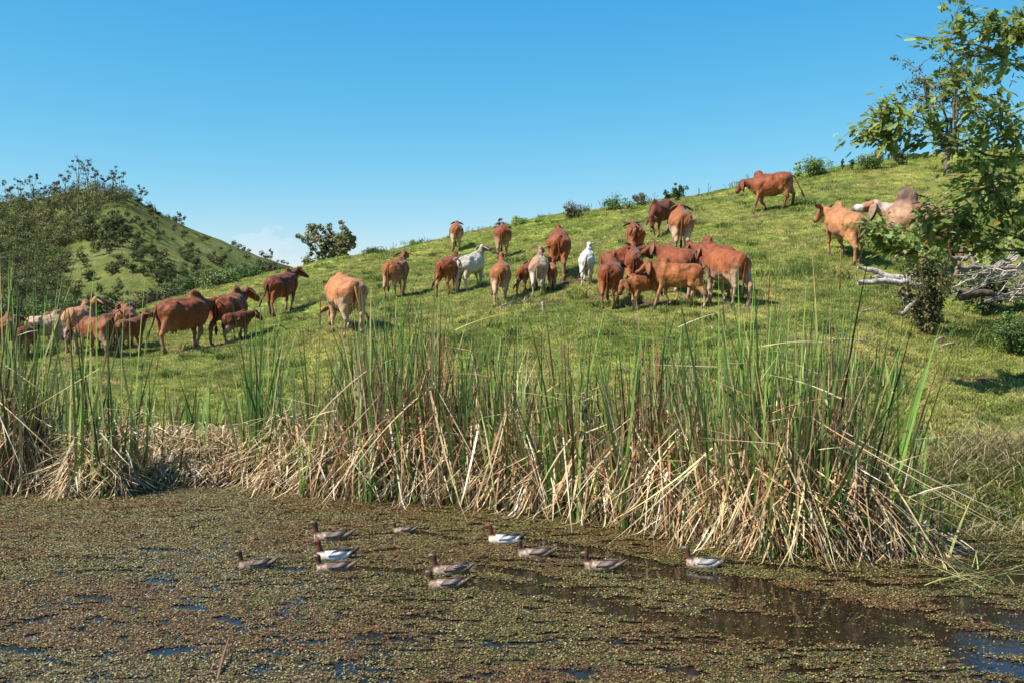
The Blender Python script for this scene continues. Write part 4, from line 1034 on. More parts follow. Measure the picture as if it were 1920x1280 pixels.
# single fallen stems
for (a, b, lab) in (((430, 1215), (408, 1275), 'brown broken reed stem poking out of the near water'), ((210, 933), (235, 925), 'pale loose reed leaf lying on the weed by the left clump')):
    p0, p1 = gp(*a), gp(*b); g = Geo(); g.add(*tube_mesh([(p0[0], p0[1], .09), ((p0[0] + p1[0]) / 2, (p0[1] + p1[1]) / 2, .07), (p1[0], p1[1], .005)], [.006, .010, .013], (.20, .11, .06), 6))
    tag(link('fallen_reed', g.mesh('fallen_reed'), M_REED), lab, 'fallen reed')
# small floating blades at the right
g = Geo()
n = 46; b = np.array([np.append(gp(1850 + R.normal(0, 45), 1062 + R.random() * 50), .012) for _ in range(n)])
V, f, C = blades(b, .25 + .4 * R.random(n), np.full(n, .014), R.uniform(.9, 1.5, n), R.normal(0, 2.0, n), R.uniform(0, .5, n), pick(GREEN[3:] + STRAW[:1], n), 4, zmin=.012)
tag(link('floating_grass', mesh_np('floating_grass', V, f, C, False), M_REED), 'wisps of green grass trailing on the dark water at right', 'grass', kind='stuff')

# ------------------------------------------------------------------ tussocks hanging over the right bank and tufts on the meadow
def tussock(px, py, Y, n, h, lab, green=.3, spread=.35, droop=1.0):
    b_ = at(px, py, Y); z0 = gz(b_.x, Y)
    r = thing('tussock', lab, 'grass tussock', (b_.x, Y, z0), 0, 'grass tussocks on the bank and meadow')
    x = R.normal(0, spread, n); y = R.normal(0, spread * .6, n); z = np.maximum(ground_h(b_.x + x, Y + y), 0.0) - z0
    col = pick([(.40, .31, .17), (.34, .24, .14), (.28, .26, .09), (.47, .40, .25)], n); gm = R.random(n) < green; col[gm] = pick([(.10, .16, .03), (.15, .21, .05), (.08, .12, .025)], gm.sum())
    V, f, C = blades(np.stack([x, y, z], 1), h * (.4 + .8 * R.random(n)), np.full(n, .012), R.uniform(.1, .9, n), R.normal(-PI / 2, 1.4, n), R.uniform(.4, 2.2, n) * droop, col, 6, zmin=-z0 + .01)
    o = link('blades', mesh_np('blades', V, f, C, False), M_REED, r); o['kind'] = 'stuff'
for t in ((1815, 895, 13.65, 900, .55, 'matted dry tussock overhanging the bank right of the reeds', .35), (1885, 860, 13.9, 1100, .62, 'big straw tussock overhanging the bank at the right edge', .25),
          (1945, 900, 13.7, 700, .6, 'dry tussock cut by the right edge above the water', .3), (1870, 975, 13.15, 260, .35, 'small bright green tuft at the foot of the right bank', .9, .15),
          (1850, 990, 13.0, 420, .42, 'drooping straw tussock touching the water at the right bank', .35, .45, 1.2), (1770, 985, 13.05, 300, .35, 'low drooping tussock where the last reeds meet the right bank', .5, .35, 1.2),
          (1760, 905, 13.7, 420, .5, 'green and straw tussock beside the rush tuft', .6), (1700, 930, 13.7, 420, .5, 'green grass tussock behind the last broken reeds', .75)): tussock(*t)
for t in ((1500, 520, 24, 420, .36, 'dark lush weed patch right of the largest cow', 1.0, .32, .3), (1862, 605, 19.5, 800, .5, 'feathery dark green patch below the branch pile', 1.0, .55, .5), (490, 628, 25.5, 400, .3, 'dark grass patch beside the small trotting calf', 1.0, .5, .4),
          (960, 562, 24.2, 260, .3, 'straw and green weed tuft below the pale legged orange cow', .6, .25, .5), (1080, 505, 27.5, 120, .3, 'pale hay wisp at the heels of the broad red cow', .0, .12, 1.5),
          (1385, 590, 20.5, 200, .25, 'pale dry tuft by the hooves of the largest cow', .2, .2, 1.), (975, 478, 34, 160, .4, 'dark weed tuft below the round red cow', 1.0, .3, .4), (730, 470, 47, 300, .6, 'brown weed tuft on the crest right of the gum tree', .7, .5, .4),
          (1300, 398, 38, 160, .4, 'weed tuft above the cow facing downhill', .8, .3, .4), (1600, 480, 27, 160, .35, 'weed tuft at the hooves of the orange cow', .8, .3, .4), (1560, 340, 38, 200, .4, 'rank tuft on the upper right slope', .9, .4, .4)): tussock(*t)
# ------------------------------------------------------------------ foliage helpers
def leaf_cloud(centres, radii, per, size, cols, flat=.8, jitter=.35, sub=None, out=None):
    """small leaf faces gathered in clumps -> v,f,c"""
    n = len(centres) * per
    ci = np.repeat(np.arange(len(centres)), per)
    d = R.normal(0, 1, (n, 3)); d /= np.linalg.norm(d, axis=1)[:, None]; rr = R.random(n) ** .45
    P = centres[ci] + d * (radii[ci] * rr)[:, None] * np.array([1, 1, flat])
    nrm = d + np.array([0, 0, .25]) + R.normal(0, .45, (n, 3)); nrm /= np.linalg.norm(nrm, axis=1)[:, None]
    if out is not None:
        o_ = (P - out[0]) / out[1]; o_ /= np.linalg.norm(o_, axis=1)[:, None] + 1e-6; nrm = o_ * 1.0 + d * .35 + R.normal(0, .28, (n, 3)); nrm /= np.linalg.norm(nrm, axis=1)[:, None]
    a = np.cross(nrm, R.normal(0, 1, (n, 3))); a /= np.linalg.norm(a, axis=1)[:, None]; b = np.cross(nrm, a)
    s = (size * (.6 + .8 * R.random(n)))[:, None]
    V = np.stack([P - a * s, P - b * s * .55, P + a * s, P + b * s * .55], 1).reshape(-1, 3)
    f = np.arange(n * 4).reshape(-1, 4)
    cc = cols[R.integers(len(cols), size=len(centres))][ci] * (1 - jitter + 2 * jitter * R.random(n))[:, None]
    return V, f, np.repeat(cc, 4, 0)
def crown_mesh(name, rx, rz_, nc, per, size, cols, low=.25, hollow=.55, clump=.32):
    """an uneven crown about the origin, its foot at z=0"""
    d = R.normal(0, 1, (nc, 3)); d /= np.linalg.norm(d, axis=1)[:, None]; r = hollow + (1 - hollow) * R.random(nc) ** .6
    lump = 1 + .30 * np.sin(d[:, 0] * 3.1 + R.random() * 6) * np.cos(d[:, 1] * 2.7 + R.random() * 6)
    c = d * (r * lump)[:, None] * np.array([rx, rx, rz_]); c[:, 2] = np.maximum(c[:, 2], -rz_ * .75); c[:, 2] += rz_ * (.75 + low)
    rad = rx * clump * (.6 + .8 * R.random(nc))
    V, f, C = leaf_cloud(c, rad, per, size, np.array(cols), .8, out=(np.array([0, 0, rz_ * (.75 + low) * .8]), np.array([rx, rx, rz_])))
    return V, f, C
FOREST = [(.052, .066, .021), (.068, .086, .027), (.092, .098, .034), (.044, .052, .020), (.105, .10, .044), (.08, .070, .038)]
LIGHTF = [(.10, .13, .035), (.12, .14, .05), (.085, .11, .03)]
PROTO = []
for k in range(7):
    pal = FOREST if k < 5 else LIGHTF
    V, f, C = crown_mesh('c', 1.0, [.85, 1.0, 1.15, .8, 1.3, .9, 1.0][k], 40, 20, .10, pal, low=.15, hollow=.75, clump=.30)
    PROTO.append((V, f, C))
CROWNM = [mesh_np('crown', V, f, C, False) for (V, f, C) in PROTO]
g = Geo(); g.add(*tube_mesh([(0, 0, -.3), (.03, 0, .4), (0, .02, 1.0)], [.10, .07, .04], (.16, .13, .10), 6)); TRUNKM = g.mesh('trunk')
for m_ in CROWNM: m_.materials.append(M_FAR)
TRUNKM.materials.append(M_BARK)
def inpoly(x, y, poly):
    c = False; j = len(poly) - 1
    for i in range(len(poly)):
        xi, yi = poly[i]; xj, yj = poly[j]
        if (yi > y) != (yj > y) and x < (xj - xi) * (y - yi) / (yj - yi) + xi: c = not c
        j = i
    return c
def sample_poly(poly, n, ymin=92):
    xs = [p[0] for p in poly]; ys = [p[1] for p in poly]; out = []; tries = 0
    while len(out) < n and tries < n * 12:
        tries += 1; x = R.uniform(min(xs), max(xs)); y = R.uniform(min(ys), max(ys))
        if not inpoly(x, y, poly): continue
        h = hit(x, y, ymin)
        if h is not None and h.y > ymin: out.append(h)
    return out
PA = [(-260, 395), (-60, 372), (0, 366), (60, 362), (110, 352), (160, 345), (235, 352), (262, 372), (235, 384), (200, 390), (180, 404), (186, 438), (155, 452), (118, 470), (132, 500), (112, 520), (118, 560), (110, 610), (-260, 610)]
PB = [(180, 425), (215, 410), (245, 425), (262, 450), (300, 480), (335, 505), (372, 540), (330, 552), (262, 520), (215, 492), (160, 462), (150, 450)]
PC = [(345, 490), (400, 480), (470, 500), (510, 520), (470, 540), (380, 545), (340, 520)]
PR = [(235, 352), (300, 388), (345, 415), (420, 446), (480, 474), (548, 497), (540, 501), (470, 478), (400, 446), (340, 424), (290, 402), (235, 366)]
PS = [(190, 392), (262, 385), (420, 452), (540, 500), (470, 520), (345, 490), (262, 440), (205, 410)]
PG = [(120, 470), (180, 475), (270, 530), (330, 560), (300, 590), (140, 570), (120, 520)]
PV = [(-40, 540), (95, 545), (130, 575), (220, 600), (-40, 640)]
def place_tree(p, r, k, label, group, name='forest_tree', cat='tree', squash=1.0, trunk=True):
    t = thing(name, label, cat, p, R.random() * 6.28, group)
    o = link('crown', CROWNM[k], None, t); o.scale = (r, r, r * squash); o.location = (0, 0, r * .35)
    if trunk: o = link('trunk', TRUNKM, None, t); o.scale = (r * 1.2, r * 1.2, r * .9)
    return t
# the individual trees: those on the open slopes and along the edges of the wood
def rpx(p, px): return px / F * p.y / 2     # crown radius in metres for a crown px pixels wide
for p in sample_poly(PB, 84): place_tree(p, rpx(p, R.uniform(10, 19)), R.integers(0, 5), 'dark round tree in the wooded gully between the two green spurs', 'gully trees on the far hill')
for p in sample_poly(PC, 60): place_tree(p, rpx(p, R.uniform(7, 15)), R.integers(0, 4), 'small dark tree in the thicket low on the far hillside', 'thicket trees low on the far hill')
for p in sample_poly(PR, 74): place_tree(p, rpx(p, R.uniform(5, 11)), R.integers(0, 5), 'tiny dark tree on the falling ridge line of the far hill', 'ridge line trees on the far hill', squash=.9)
for p in sample_poly(PS, 60): place_tree(p, rpx(p, R.uniform(6, 15)), R.integers(0, 5), 'scattered bush on the open grass of the far slope', 'bushes on the upper far slope', name='hillside_bush', cat='bush', trunk=False)
for p in sample_poly(PG, 24): place_tree(p, rpx(p, R.uniform(9, 24)), R.integers(0, 5), 'lone bush on the bright green spur of the far hill', 'bushes on the green spur', name='hillside_bush', cat='bush', trunk=False)
for (x, y, w) in ((205, 430, 34), (222, 418, 30), (236, 428, 28), (214, 404, 26), (205, 416, 24), (298, 520, 44), (318, 545, 30), (345, 500, 20), (255, 412, 20), (266, 424, 18), (140, 556, 36), (150, 575, 30)):
    h = hit(x, y + w * .4, 92)
    if h is not None: place_tree(h, rpx(h, w * .75), int(R.integers(0, 4)), 'larger dark tree standing out on the far slope', 'larger trees of the far slope')
# the wood itself, one mass
vs_, fs_, cs_, n0 = [], [], [], 0
pts = sample_poly(PA, 2300) + sample_poly([(-900, 420), (-260, 395), (-260, 610), (-900, 620)], 120)
for p in pts:
    k = R.integers(0, 7) if R.random() < .35 else R.integers(0, 5); V, f, C = PROTO[k]; r = rpx(p, R.uniform(12, 27)) * (1 if p.y < 330 else .8)
    sel = R.random(len(f)) < .28
    f2 = f[sel]; V2 = V.reshape(-1, 4, 3)[sel].reshape(-1, 3) * np.array([r, r, r * R.uniform(.85, 1.2)]); C2 = C.reshape(-1, 4, 3)[sel].reshape(-1, 3) * R.uniform(.5, 1.75) * np.array([R.uniform(.9, 1.2), 1, 1])
    a = R.random() * 6.28; ca, sa = math.cos(a), math.sin(a)
    V2 = np.stack([V2[:, 0] * ca - V2[:, 1] * sa, V2[:, 0] * sa + V2[:, 1] * ca, V2[:, 2] + r * .3], 1) + np.array(p)
    vs_.append(V2); fs_.append(np.arange(len(V2)).reshape(-1, 4) + n0); cs_.append(C2); n0 += len(V2)
o = link('forest', mesh_np('forest', np.concatenate(vs_), np.concatenate(fs_), np.concatenate(cs_), False), M_FAR)
tag(o, 'dense dark green woodland covering the left side of the far hill', 'forest', kind='stuff')

# gum trees: forked trunks and thin clumps of leaves
def gum(name, label, p, H, W, group=None, nlimb=5, nclump=16, per=26, lsize=.3, cols=FOREST, clump=.13, trunkr=.03, parent_mat=None, col_b=(.17, .13, .10), droop=0.0, fill=.42, dome=0, sprd=.16):
    t = thing(name, label, 'tree', p, 0, group)
    g = Geo(); cents = []
    tr = H * trunkr
    fork = H * R.uniform(.12, .3)
    g.add(*tube_mesh([(0, 0, -.5), (R.normal(0, .02) * H, 0, fork * .5), (R.normal(0, .03) * H, 0, fork)], [tr * 1.2, tr, tr * .9], col_b, 7))
    link('trunk', g.mesh('trunk'), M_BARK, t)
    for k in range(nlimb):
        a = k / nlimb * 2 * PI + R.normal(0, .4); ex = math.cos(a) * W / 2 * R.uniform(.3, .85); ey = math.sin(a) * W / 2 * R.uniform(.3, .9); ez = H * R.uniform(.72, .98) * (1 - .25 * (abs(ex) / (W / 2)) ** 2)
        pts_ = np.array([(0, 0, fork * .9), (ex * .35, ey * .35, fork + (ez - fork) * .4), (ex * .75 + R.normal(0, .03) * W, ey * .75, fork + (ez - fork) * .75), (ex, ey, ez)])
        q = np.stack([np.interp(np.linspace(0, 3, 9), range(4), pts_[:, i]) for i in range(3)], 1); q[1:-1] += R.normal(0, .012 * H, (7, 3)); ez = float(q[-1][2])
        g = Geo(); g.add(*tube_mesh(q, np.linspace(tr * .7, tr * .12, 9), col_b, 6))
        for b in range(5):
            i0 = R.integers(3, 9); s0 = q[i0]; e0 = s0 + np.array([R.normal(0, sprd) * W, R.normal(0, sprd) * W, R.uniform(-.04, .14) * H]); g.add(*tube_mesh([s0, (s0 + e0) / 2 + R.normal(0, .02 * H, 3), e0], [tr * .25, tr * .16, tr * .06], col_b, 5)); cents.append(e0); cents.append((s0 + e0) / 2)
        cents.append(q[-1]); cents.append(q[-3])
        link('limb', g.mesh('limb'), M_BARK, t)
    for k in range(dome):
        d_ = R.normal(0, 1, 3); d_ /= np.linalg.norm(d_); r_ = R.random() ** .5; gap = .72 + .28 * math.sin(d_[0] * 5 + 1) * math.cos(d_[2] * 4)
        cents.append(np.array([d_[0] * W * .5, d_[1] * W * .4, abs(d_[2]) * H * .62]) * r_ * gap + np.array([0, 0, H * .36]))
    cents = np.array(cents)
    if len(cents) > nclump: cents = cents[R.permutation(len(cents))[:nclump]]
    V, f, C = leaf_cloud(cents, W * clump * (.6 + .8 * R.random(len(cents))), per, lsize, np.array(cols), .8)
    link('crown', mesh_np('crown', V, f, C, False), M_NEARFOL, t)['kind'] = 'stuff'
    return t
GUMC = [(.10, .10, .05), (.13, .12, .065), (.08, .08, .04), (.16, .13, .08)]
for i, (x, y, h_, w_) in enumerate(((12, 362, 32, 26), (38, 360, 40, 22), (62, 358, 38, 22), (83, 356, 22, 16), (104, 352, 24, 20), (122, 346, 38, 26), (147, 342, 50, 26), (164, 340, 48, 26), (180, 344, 34, 22), (212, 350, 38, 28), (224, 354, 34, 22), (265, 372, 26, 22), (336, 408, 18, 22), (510, 482, 18, 12), (-20, 366, 34, 26), (196, 348, 24, 18))):
    h = None
    for yy in range(y - 20, y + 60, 2):
        h = hit(x, yy, 92)
        if h is not None: h = hit(x, yy + 3, 92); break
    if h is None: continue
    hh = h_ * 1.35 / F * h.y
    gum('gum_tree', ['thin tall gum tree rising from the crest of the far hill', 'tallest twin gum tree crowning the peak of the far hill', 'flat topped gum tree alone on the falling ridge'][1 if i in (6, 7) else (2 if i == 12 else 0)], h, hh, w_ * 1.25 / F * h.y, 'gum trees along the crest of the far hill', nlimb=3, nclump=14, per=24, lsize=.24, cols=GUMC, clump=.11, trunkr=.018, col_b=(.20, .16, .12))
# the gum tree standing beyond the near crest
c0 = at(622, 500, 66); gum('gum_tree', 'large open crowned gum tree standing alone behind the near crest', Vector((c0.x, 66, gz(c0.x, 66))), at(622, 408, 66).z - gz(c0.x, 66), 128 / F * 66, None, nlimb=8, nclump=190, dome=130, sprd=.07, per=42, lsize=.10, cols=[(.10, .115, .05), (.13, .14, .06), (.16, .145, .075)], clump=.062, trunkr=.026, col_b=(.13, .10, .08))

# ------------------------------------------------------------------ shrubs
def shrub(px, py, Y, wpx, hpx, label, cols, nc=30, per=40, lsize=.05, stems=8, name='shrub', group=None, up=0.0, clump=.28, deep=.7):
    b = at(px, py, Y); z0 = gz(b.x, Y); W = wpx / F * Y; H = hpx / F * Y
    top = at(px, py - hpx, Y).z; H = max(H * .6, top - z0)
    t = thing(name, label, 'shrub', (b.x, Y, z0), 0, group)
    g = Geo(); cents = []
    for k in range(stems):
        a = R.random() * 6.28; e = np.array([math.cos(a) * W * .45 * R.random() ** .5, math.sin(a) * W * .45 * deep * R.random(), H * R.uniform(.55, 1.0)])
        e[2] *= (1 - (0 if up else .45) * (abs(e[0]) / (W * .5)) ** 2)
        m_ = e * .5 + R.normal(0, .04 * W, 3); g.add(*tube_mesh([(R.normal(0, .04) * W, 0, -.05), m_, e], [.008 * max(H, .6), .005 * max(H, .6), .003], (.10, .075, .05), 5))
        for q in range(max(1, nc // stems)): 
            tt = R.uniform(.25 if not up else .1, 1.05); cents.append(e * tt + R.normal(0, (.09 if not up else .03) * W, 3) * np.array([1, 1, .6]))
    link('stems', g.mesh('stems'), M_BARK, t)['kind'] = 'stuff'
    cents = np.array(cents); cents[:, 2] = np.clip(cents[:, 2], .03 * H, H)
    V, f, C = leaf_cloud(cents, W * clump * .5 * (.6 + .8 * R.random(len(cents))) if not up else W * .13 * (.6 + .8 * R.random(len(cents))), per, lsize, np.array(cols), .9)
    link('foliage', mesh_np('foliage', V, f, C, False), M_NEARFOL, t)['kind'] = 'stuff'
    return t
GB = [(.07, .12, .03), (.10, .15, .035), (.05, .085, .025)]; BR = [(.11, .085, .045), (.08, .07, .035), (.10, .12, .04)]; DK = [(.035, .055, .018), (.05, .075, .022), (.065, .085, .03)]; LT = [(.16, .20, .05), (.11, .17, .04), (.20, .22, .08)]
GS = 'shrubs along the skyline of the meadow'
for s_ in ((1082, 398, 46, 62, 24, 'domed brownish shrub on the skyline, left of the leafy skyline shrub', BR, 34), (1155, 386, 45, 76, 22, 'straggly leafy skyline shrub right of the domed one', GB, 30), (1205, 375, 45.5, 50, 14, 'low brown skyline shrub between two greener ones', BR, 18),
           (1270, 362, 45, 40, 26, 'bushy upright green shrub on the skyline above the horned cow', GB, 30), (1252, 364, 45.5, 24, 18, 'small shrub touching the upright green skyline shrub', GB, 14), (970, 418, 50, 46, 18, 'bright green rounded shrub above the round red cow', LT, 26),
           (938, 420, 51, 20, 14, 'small dark shrub on the skyline left of the bright one', DK, 12), (1528, 322, 44, 76, 28, 'wide green skyline shrub right of the walking cow', GB, 40), (1500, 322, 44.5, 26, 22, 'wispy shrub at the tail of the walking cow', LT, 14),
           (1640, 308, 43, 76, 38, 'large brownish shrub on the skyline under the leafy branches', BR + GB, 44), (1690, 300, 43.5, 60, 30, 'dark shrub beside the large brownish skyline shrub', DK, 30), (1596, 314, 43.5, 12, 26, 'narrow pointed weed on the skyline, right one', DK, 10), (1580, 316, 43.5, 10, 22, 'narrow pointed weed on the skyline, left one', DK, 10),
           (848, 448, 53, 30, 10, 'low shrub on the skyline behind the highest orange cow', DK, 12), (780, 462, 54, 50, 10, 'low green shrub on the skyline right of the gum tree', GB, 14), (700, 478, 54, 60, 12, 'low green shrub at the right foot of the gum tree', DK, 18),
           (573, 498, 55, 16, 24, 'pointed young green shrub at the left foot of the gum tree', LT, 14)):
    shrub(s_[0], s_[1], s_[2], s_[3] * .9, s_[4] * .85, s_[5], [tuple(1.5 * q for q in c) for c in s_[6]], nc=s_[7] + 8, per=60, lsize=.036, group=GS)
for (x, y, Y, w, h_, lab, pal, nc) in ((300, 585, 44, 110, 26, 'olive shrub behind the big humped cow', BR + DK, 36), (400, 548, 46, 120, 34, 'light green leafy shrub above the red cow with pale face', LT + GB, 50), (350, 560, 48, 90, 34, 'mid green shrub left of the light leafy one', GB, 36), (465, 528, 50, 80, 24, 'green shrub on the brow left of the lone dark red cow', GB, 30),
                                      (510, 512, 52, 60, 16, 'brown tinged shrub where the brow meets the far hill', BR, 24), (255, 598, 42, 70, 26, 'tangled brownish shrub behind the coiled tail cow', BR, 24), (205, 604, 44, 110, 40, 'broad green shrub behind the left cattle group', GB + DK, 40), (60, 612, 44, 150, 56, 'rounded light olive shrub above the cream cow', LT + DK, 60), (-20, 615, 42, 120, 60, 'dark olive shrub at the left edge beyond the cattle', DK + LT, 50), (140, 606, 48, 110, 48, 'feathery olive shrub behind the raised head with white nose', DK + LT, 44)):
    shrub(x, y, Y, w, h_, lab, pal, nc=nc + 10, per=64, lsize=.055, group='shrubs behind the cattle on the left')
# thin dead stalks on the skyline
g = Geo()
for x in list(R.uniform(680, 1700, 60)) + [937, 937, 1180, 1228, 770, 790, 808, 1380, 1400, 1415, 1480]:
    u = x; ys = np.arange(30, 62, .5); ax = (x - 960) / F; hz = ground_h(ax * ys, ys); k = int(np.argmax((hz - CAM_Z) / ys)); Yk = ys[k]; b = np.array([ax * Yk, Yk, hz[k] - .05]); h_ = R.uniform(.15, .55)
    for q in range(3):
        e = b + np.array([R.normal(0, .12), R.normal(0, .1), h_ * R.uniform(.5, 1)]); g.add(*tube_mesh([b, (b + e) / 2 + R.normal(0, .02, 3), e], [.009, .007, .014], (.09, .08, .04), 4))
tag(link('dead_stalks', g.mesh('dead_stalks'), M_BARK), 'thin dry weed stalks poking above the crest of the meadow', 'weeds', kind='stuff')

# ------------------------------------------------------------------ fallen wood at the right
def limb_pts(pts, Y=None): return np.array([tuple(at(x, y, yy)) for (x, y, yy) in pts])
def smooth_pts(q, n=12, jit=.0):
    k = len(q); t = np.linspace(0, k - 1, n); o = np.stack([np.interp(t, range(k), q[:, i]) for i in range(3)], 1)
    if jit: o[1:-1] += R.normal(0, jit, (n - 2, 3))
    return o
GRYW = (.36, .33, .29)
YL = 20.6
r = thing('fallen_log', 'pale bleached forked log pointing left towards the orange cow', 'log', tuple(at(1665, 530, YL)), 0)
o0 = np.array(tuple(r.location))
for pts_, rad in (([(1608, 501, YL), (1640, 508, YL + .05), (1668, 521, YL), (1725, 522, YL - .1)], (.03, .065, .07, .09)), ([(1608, 530, YL - .3), (1650, 528, YL - .25), (1690, 529, YL - .2), (1730, 534, YL - .1)], (.05, .06, .07, .09)), ([(1628, 520, YL - .1), (1645, 519, YL), (1668, 525, YL)], (.012, .025, .04))):
    q = smooth_pts(limb_pts(pts_), 12, .015) - o0; g = Geo(); g.add(*tube_mesh(q, np.interp(np.linspace(0, 1, 12), np.linspace(0, 1, len(rad)), rad), GRYW, 11, rough=.35)); link('limb', g.mesh('limb'), M_WOOD, r)
r = thing('fallen_log', 'broken grey root wood on the grass below the forked log', 'log', tuple(at(1710, 560, 19.8)), 0); o0 = np.array(tuple(r.location))
for pts_, a, b in (([(1690, 545, 20), (1720, 562, 19.8)], .07, .05), ([(1722, 562, 19.8), (1700, 580, 19.4), (1692, 590, 19.3)], .05, .04), ([(1726, 560, 19.8), (1738, 572, 19.6), (1744, 584, 19.5)], .04, .02), ([(1726, 562, 19.8), (1728, 550, 19.9)], .03, .02), ([(1686, 552, 20), (1700, 566, 19.8), (1716, 562, 19.8)], .04, .05)):
    q = smooth_pts(limb_pts(pts_), 8, .015) - o0; g = Geo(); g.add(*tube_mesh(q, np.linspace(a, b, 8), (.22, .19, .16), 8, rough=.5)); link('limb', g.mesh('limb'), M_WOOD, r)
r = thing('branch_pile', 'tangled heap of grey dead branches behind the twiggy shrub', 'branch pile', tuple(at(1850, 560, 20.4)), 0); o0 = np.array(tuple(r.location))
for k in range(110):
    x0 = R.uniform(1775, 1960); y0 = R.uniform(500, 566); L = R.uniform(30, 120); an = R.normal(0, .25) if R.random() < .65 else R.uniform(-.9, -.3)
    x1 = x0 + L * math.cos(an); y1 = y0 + L * math.sin(an); Y = 20.4 + R.normal(0, .45)
    q = smooth_pts(limb_pts([(x0, y0, Y), ((x0 + x1) / 2, (y0 + y1) / 2 + R.normal(0, 3), Y + R.normal(0, .1)), (x1, y1, Y + R.normal(0, .3))]), 6, .02) - o0
    a = R.uniform(.007, .022) * (2.0 if k < 8 else 1); g = Geo(); cc = np.array((.36, .31, .26)) * R.uniform(.35, 1.25); g.add(*tube_mesh(q, np.linspace(a, a * .4, 6), cc, 6, rough=.3)); link('stick', g.mesh('stick'), M_WOOD, r)
for pts_, a in (([(1778, 484, 20.3), (1806, 486, 20.4), (1818, 482, 20.4), (1832, 500, 20.3)], .055), ([(1792, 500, 20.2), (1860, 502, 20.3), (1930, 506, 20.4)], .05), ([(1800, 555, 19.9), (1830, 550, 20.), (1862, 552, 20.1)], .105)):
    q = smooth_pts(limb_pts(pts_), 10, .015) - o0; g = Geo(); g.add(*tube_mesh(q, np.linspace(a, a * .7, 10), (.10, .075, .055) if a > .1 else (.22, .18, .15), 9, rough=.4)); link('branch', g.mesh('branch'), M_WOOD, r)
for (a, b, Y, lab) in (((1752, 586), (1788, 572), 19.2, 'pale stick on the grass below the root wood'), ((1760, 598), (1815, 572), 18.9, 'longer brown stick lying below the branch pile'), ((1612, 575), (1650, 577), 20.2, 'thin white stick in the grass below the forked log'), ((1468, 312 + 50), (1488, 362), 40, 'short pale stick high on the slope'), ((938, 574), (958, 577), 23.9, 'pale stick at the feet of the pale legged orange cow'), ((1560, 655), (1640, 668), 17.8, 'grey stick on the grass behind the reeds')):
    p0, p1 = at(*a, Y), at(*b, Y); p0.z = gz(p0.x, p0.y) + .05; p1 = Vector((p1.x, Y + .3, gz(p1.x, Y + .3) + .06))
    g = Geo(); g.add(*tube_mesh([p0, (p0 + p1) / 2 + Vector((0, 0, .03)), p1], [.022, .018, .010], (.48, .42, .36), 6)); tag(link('stick', g.mesh('stick'), M_WOOD), lab, 'stick')
# pale weathered stump bit near the herd
b = at(1017, 580, 22.6); g = Geo(); z0 = gz(b.x, 22.6); g.add(*tube_mesh([(b.x, 22.6, z0 - .05), (b.x + .02, 22.62, z0 + .12), (b.x - .01, 22.6, z0 + .22)], [.035, .025, .03], (.30, .24, .19), 8, rough=.8)); tag(link('stump', g.mesh('stump'), M_WOOD), 'small pale post like stump below the blotched cream cow', 'stump')
shrub(1745, 562, 19.7, 125, 92, 'twiggy olive shrub growing between the forked log and branch pile', [(.11, .115, .04), (.16, .15, .055), (.07, .07, .03)], nc=130, per=34, lsize=.034, stems=26, up=1, clump=.3)
shrub(1850, 492, 22.0, 110, 52, 'leafy dark green shrub behind the branch pile', GB + DK, nc=50, per=30, lsize=.06)
shrub(1900, 640, 18.8, 120, 50, 'dark feathery undergrowth at the right edge', GB, nc=50, per=60, lsize=.028)

# ------------------------------------------------------------------ big leaved tree reaching in from the right
def lobed_leaf(seed):
    r_ = np.random.default_rng(seed); lob = 4
    L = []; 
    for i in range(0, 9):
        t = i / 8; w = .34 * math.sin(PI * min(1, t * .88 + .08)) ** .8
        if i % 2 == 0: w *= .58
        L.append((t, w if i < 8 else 0.0))
    V = []; 
    for (t, w) in L:
        sag = -.10 * t * t - .03; V += [(t, -w, sag + w * .35), (t, 0, sag), (t, w, sag + w * .35)]
    f = []
    for i in range(8):
        k = i * 3; f += [(k, k + 1, k + 4, k + 3), (k + 1, k + 2, k + 5, k + 4)]
    V = np.array(V); V[:, 0] += (V[:, 1] != 0) * (.07) * (np.arange(27) // 3 % 2 == 1) * np.sign(1)   # lobes point forward
    V[:, 2] += .04 * np.sin(V[:, 0] * 5 + r_.random() * 6)
    return V, np.array(f)
LV = [lobed_leaf(i) for i in range(3)]
LPAL = [(.17, .23, .05), (.22, .29, .065), (.26, .32, .09), (.12, .16, .035), (.27, .36, .12)]; YEL = [(.50, .34, .07), (.42, .22, .06)]
LEAFMESH = []
for k in range(10):
    V, f = LV[k % 3]; col = np.array(LPAL[k % 5] if k < 9 else YEL[0]); C = np.tile(col, (len(V), 1)); C[1::3] *= 1.5
    LEAFMESH.append(mesh_np('leaf', V, f, C)); LEAFMESH[-1].materials.append(M_LEAF)
YT = 16.8
tr_ = thing('leafy_tree', 'tree with large lobed leaves reaching in from the right edge', 'tree', (at(2090, 700, YT + .6).x, YT + .6, gz(at(2090, 700, YT + .6).x, YT + .6)), 0)
T0 = np.array(tuple(tr_.location)); BRC = (.11, .085, .065)
q = smooth_pts(np.array([T0 + (0, 0, -.2), T0 + (-.05, 0, 1.2), tuple(at(2050, 480, YT + .3)), tuple(at(2035, 300, YT)), tuple(at(2020, 120, YT - .2)), tuple(at(1990, -40, YT - .3))]), 16, .02) - T0
g = Geo(); g.add(*tube_mesh(q, np.linspace(.13, .05, 16), BRC, 10, rough=.15)); link('trunk', g.mesh('trunk'), M_BARK, tr_)
